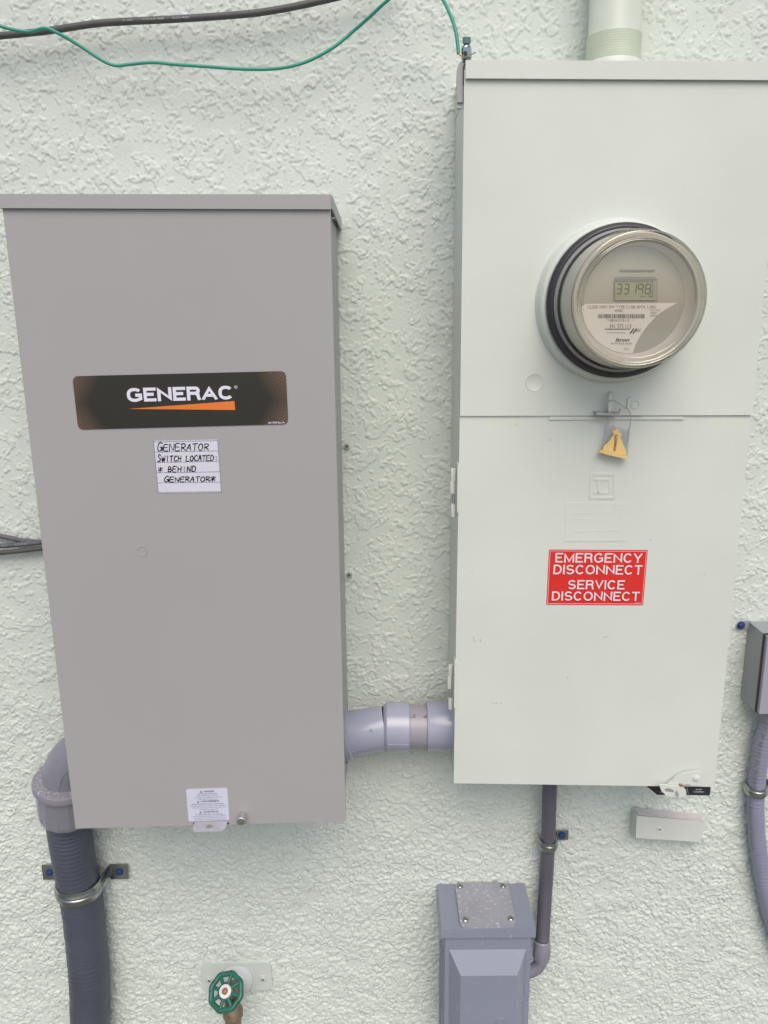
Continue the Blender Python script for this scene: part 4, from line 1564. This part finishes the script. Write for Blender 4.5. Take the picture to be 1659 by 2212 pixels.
# top hood: front lip, top, side flanges
hz = .0155
hood = MB()
hood.prism([Vector((xl, D3, zt - hz)), Vector((xr, D3, zt - hz)), Vector((xr, D3, zt)), Vector((xl, D3, zt))], (0, .0016, 0))
hood.prism([Vector((xl + .0004, D3 + .0006, zt - .0016)), Vector((xr - .0004, D3 + .0006, zt - .0016)), Vector((xr, WALL, zt - .0016)), Vector((xl, WALL, zt - .0016))], (0, 0, .0018))
for s2, x in ((1, xl), (-1, xr)):
    hood.prism([Vector((x, D3 + .002, zt - hz)), Vector((x, D3 + .002, zt - .001)), Vector((x, WALL, zt - .001)), Vector((x, WALL, zt - hz - .016)), Vector((x, D3 + .012, zt - hz - .016))],
               (s2 * .0014, 0, 0))
hood.build('hood', m_cool, db, bevel=.0006)
# front cover with the pressed-out panel
y0 = D3 + .004
fx0, fx1 = xl + .006, xr - .006
pz0, pz1 = zt - .040, zt - .215
px0, px1 = xl + .0125, xr - .0125
depth = .019
ins = .016
fcv = MB()
o = [Vector((fx0, y0, zb_ + .002)), Vector((fx1, y0, zb_ + .002)), Vector((fx1, y0, zt - hz + .004)), Vector((fx0, y0, zt - hz + .004))]
i1 = [Vector((px0, y0, pz1)), Vector((px1, y0, pz1)), Vector((px1, y0, pz0)), Vector((px0, y0, pz0))]
i2 = [Vector((px0 + ins, y0 - depth, pz1 + .022)), Vector((px1 - ins, y0 - depth, pz1 + .022)), Vector((px1 - ins, y0 - depth, pz0 - .029)), Vector((px0 + ins, y0 - depth, pz0 - .029))]
bk_ = [v + Vector((0, .006, 0)) for v in o]
fs = [(3, 2, 1, 0)]
vs_ = o + i1 + i2 + bk_
ff = []
for k in range(4):
    j = (k + 1) % 4
    ff += [(k, j, 4 + j, 4 + k), (4 + k, 4 + j, 8 + j, 8 + k), (k, 12 + k, 12 + j, j)]
ff += [(8, 9, 10, 11), (12, 13, 14, 15)]
fcv.add(vs_, ff)
cvr = fcv.build('front_cover', m_cool, db, bevel=.0030, seg=4, ang=24)
# pressed emblem near the bottom of the frame
ec = P(1081, 2207, y0 - depth)
MB().lathe(ec, (0, -1, 0), [(.0075, -.0008), (.0068, .0010), (.0052, .0010), (.0045, -.0008)], 32).build('pressed_emblem', m_cool, cvr)
# side hinge lip
MB().prism([Vector((xl - .0005, D3 + .030, zb_)), Vector((xl - .0005, D3 + .034, zb_)), Vector((xl - .0005, D3 + .034, zt - .05)), Vector((xl - .0005, D3 + .030, zt - .05))], (.004, 0, 0)).build('side_lip', m_cool, db)
# hub plate on top
pl = [PZ(*B_(x, y), zt + .0045) for x, y in ((395, 1368), (880, 1358), (803, 988), (345, 990))]
ctr_ = sum(pl, Vector()) / 4
rp_ = []
for i in range(4):
    a_, b_, c_2 = pl[i - 1], pl[i], pl[(i + 1) % 4]
    for k in range(5):
        f = k / 4
        p0 = b_.lerp(a_, .10)
        p1 = b_.lerp(c_2, .10)
        rp_.append(p0.lerp(b_, f).lerp(b_.lerp(p1, f), f))
rp_ = [Vector((p.x, min(p.y, WALL - .001), p.z)) for p in rp_]
hp_ = MB().prism(rp_, (0, 0, -.0045)).build('top_plate', m_cooldust, db, bevel=.0009, seg=3)
for x, y in ((390, 1022), (763, 1018), (436, 1310), (828, 1300)):
    p = PZ(*B_(x, y), zt + .0046)
    disc_screw('plate_screw', p, (0, 0, 1), .0050, m_zinc, hp_, h=.002, slot=1)

# ------------------------------------------------------------------ small painted utility box
K_ = lambda x, y: (1294 + .22 * x, 1592.6 + .22 * y)
D4 = 1.062
ubx = thing('utility_cover', 'small painted cover box with faded pink top below the cabinet latch', 'cover box', P(*K_(680, 1000), WALL))
ff_ = [K_(360, 990), K_(1000, 1030), K_(1040, 832), K_(370, 772)]
fr3 = [P(x, y, D4) for x, y in ff_]
bl = P(*K_(295, 915), WALL)
bt = P(*K_(325, 690), WALL)
brt = P(*K_(985, 690), WALL)
brb = P(*K_(1010, 990), WALL)
pn = (fr3[2] - fr3[3]).cross(bt - fr3[3])
brt.z = fr3[3].z - (pn.x * (brt.x - fr3[3].x) + pn.y * (brt.y - fr3[3].y)) / pn.z
ub_ = MB().add(fr3 + [bl, brb, brt, bt], [(0, 1, 2, 3), (4, 7, 6, 5), (0, 3, 7, 4), (1, 5, 6, 2), (0, 4, 5, 1), (3, 2, 6, 7)])
uo = ub_.build('cover_shell', m_utility, ubx, bevel=.0022, seg=3)
tp = [fr3[3] + Vector((.003, .003, .0006)), fr3[2] + Vector((-.002, .003, .0006)), brt + Vector((-.002, -.002, .0006)), bt + Vector((.003, -.002, .0006))]
nrt = (tp[1] - tp[0]).cross(tp[3] - tp[0]).normalized()
MB().prism([p + nrt * .0003 for p in tp], nrt * -.0006).build('faded_top', m_utiltop, uo, smooth=False)
sc_ = P(*K_(597, 900), D4)
rec = MB().lathe(sc_, (0, -1, 0), [(.0058, -.0006), (.0056, .0004), (.0045, -.0002), (.0044, -.0006)], 28).build('screw_recess', m_utility, uo)
disc_screw('cover_screw', sc_, (0, -1, 0), .0034, m_white, uo, h=.0012, slot=2)

# ------------------------------------------------------------------ junction box at right edge
J_ = lambda x, y: (1493 + .225 * x, 1294 + .225 * y)
jx = thing('junction_box', 'grey plastic junction box with black lid gasket cut by the right edge', 'junction box', P(1650, 1538, WALL))
D5 = 1.041
p_tl, p_bl = P(*J_(702, 338), D5), P(*J_(618, 1085), D5)
xw = .115
xl_ = (p_tl.x + p_bl.x) / 2
zt5, zb5 = p_tl.z, p_bl.z
xl_t, xl_b = p_tl.x, p_bl.x
bq = [Vector((xl_b, D5 + .003, zb5)), Vector((xl_b + xw, D5 + .003, zb5)), Vector((xl_t + xw, D5 + .003, zt5)), Vector((xl_t, D5 + .003, zt5))]
MB().prism(bq, (0, WALL - D5 - .003, 0)).build('body', m_jbox, jx, bevel=.002, seg=3)
e_ = Vector((.0006, 0, 0))
gq = [v + Vector((0, -.0035, 0)) for v in bq]
gq = [gq[0] + Vector((-.0005, 0, -.0005)), gq[1] + Vector((.0005, 0, -.0005)), gq[2] + Vector((.0005, 0, .0005)), gq[3] + Vector((-.0005, 0, .0005))]
MB().prism(gq, (0, .0032, 0)).build('gasket', m_gasket, jx, bevel=.0006)
lq = [v + Vector((0, -.0110, 0)) for v in bq]
lq = [lq[0] + Vector((.0015, 0, .0012)), lq[1] + Vector((-.0015, 0, .0012)), lq[2] + Vector((-.0015, 0, -.0012)), lq[3] + Vector((.0015, 0, -.0012))]
MB().prism(lq, (0, .0074, 0)).build('lid', m_jlid, jx, bevel=.0024, seg=3)
# ear
pe = [P(*J_(x, y), WALL - .003) for x, y in ((480, 290), (560, 290), (580, 215), (480, 215))]
ear = MB().prism(pe, (0, .003, 0)).build('mounting_ear', m_jbox, jx, bevel=.0008)
disc_screw('ear_screw', P(*J_(478, 252), WALL - .003), (0, -1, 0), .0048, m_blue, ear, h=.0024, slot=1, hexa=True)

# ------------------------------------------------------------------ outdoor tap
A_ = lambda x, y: (332 + .265 * x, 1626 + .265 * y)
tp_ = thing('outdoor_tap', 'brass garden tap with green handwheel on a white wall plate', 'tap', P(510, 2130, WALL))
qp = quad([A_(390, 1718), A_(955, 1712), A_(968, 1935), A_(392, 1948)], WALL - .0045, 0)
pp = []
ru, rv = .010 / qp.w, .010 / qp.h
for cu, cv_, a0 in ((ru, 1 - rv, 90), (1 - ru, 1 - rv, 0), (1 - ru, rv, -90), (ru, rv, -180)):
    for k in range(7):
        a = R(a0 + 90 - k * 15)
        pp.append(qp(cu + ru * math.cos(a), cv_ + rv * math.sin(a)))
plt = MB().prism(pp, (0, .009, 0)).build('wall_plate', m_plate, tp_, bevel=.003, seg=4)
for x, y in ((455, 1855), (890, 1845)):
    p = P(*A_(x, y), WALL - .0047)
    MB().lathe(p, (0, -1, 0), [(.0078, -.0004), (.0074, .0008), (.006, .0006), (.0058, -.0004)], 28).build('plate_screw_ring', m_plate, plt)
    disc_screw('plate_screw', p, (0, -1, 0), .0050, m_plate, plt, h=.0018, slot=2)
fc_ = P(*A_(675, 1850), WALL - .006)
MB().lathe(fc_, (0, -1, 0), [(.0275, -.001), (.0270, .003), (.0235, .0050), (.0175, .0060), (.0165, .010), (.0150, .014)], 48, False, True).build('flange', m_white, tp_, ang=45)
wc = P(*A_(590, 1948), 1.018)
wn = (CAM - wc).normalized()
wn = (wn + Vector((-.42, .05, .15))).normalized()
by = P(*A_(650, 1960), 1.055)
MB().tube([fc_ + Vector((0, -.008, 0)), by, by + Vector((-.001, -.012, -.012)), by + Vector((-.002, -.018, -.024))], lambda L, t: .0130 - .001 * t, 28, sub=5).build('valve_body', m_brass, tp_)
MB().tube([by + Vector((0, -.004, 0)), by.lerp(wc, .55), wc - wn * .003], lambda L, t: .0105 if t < .6 else .0052, 24, sub=4).build('bonnet', m_brass, tp_, ang=30)
oc_ = P(*A_(645, 2085), 1.030)
MB().lathe(oc_, (0, -.12, -1), [(.0100, -.01), (.0150, 0), (.0158, .002), (.0158, .012), (.0140, .0135), (.0128, .014), (.0128, .024), (.0122, .040)], 40, True, True).build('outlet', m_brass, tp_, ang=30)
# handwheel
up = Vector((0, 0, 1))
wt = (up - wn * up.dot(wn)).normalized()
wsd = wn.cross(wt)
RW = .0252
hw = MB()
rim = []
NK = 8
for k in range(NK * 8 + 1):
    a = 2 * math.pi * k / (NK * 8)
    rr_ = RW * (1 + .035 * math.cos(a * NK))
    rim.append(wc + (wt * math.cos(a) + wsd * math.sin(a)) * rr_)
hw.tube(rim, .0042, 12, caps=False)
for k in range(NK):
    a = 2 * math.pi * k / NK
    dv = wt * math.cos(a) + wsd * math.sin(a)
    hw.tube([wc + dv * .0105 + wn * .0015, wc + dv * .018 + wn * .0008, wc + dv * RW], .0030, 10, sub=3)
hw.lathe(wc, wn, [(.0085, -.003), (.0130, -.002), (.0135, .0015), (.0118, .0034), (.0085, .0036)], 32, True, True)
whl = hw.build('handwheel', m_greenpaint, tp_, ang=50)
MB().lathe(wc + wn * .0036, wn, [(.0098, 0), (.0098, .0008), (.0088, .0013), (.004, .0013)], 32, True, True).build('hub_disc', m_hub, whl)
MB().lathe(wc + wn * .0048, wn, [(.0052, 0), (.0050, .0004), (.0030, .0006)], 20, True, True).build('rust_ring', m_rust, whl)
MB().lathe(wc + wn * .0052, wn, [(.0030, 0), (.0029, .0014), (.002, .0018)], 6, True, True).build('handle_screw', m_brass, whl)

# ------------------------------------------------------------------ tidy
scene.render.film_transparent = False
for o in list(bpy.data.objects):
    if o.type == 'MESH' and not o.data.polygons:
        bpy.data.objects.remove(o)
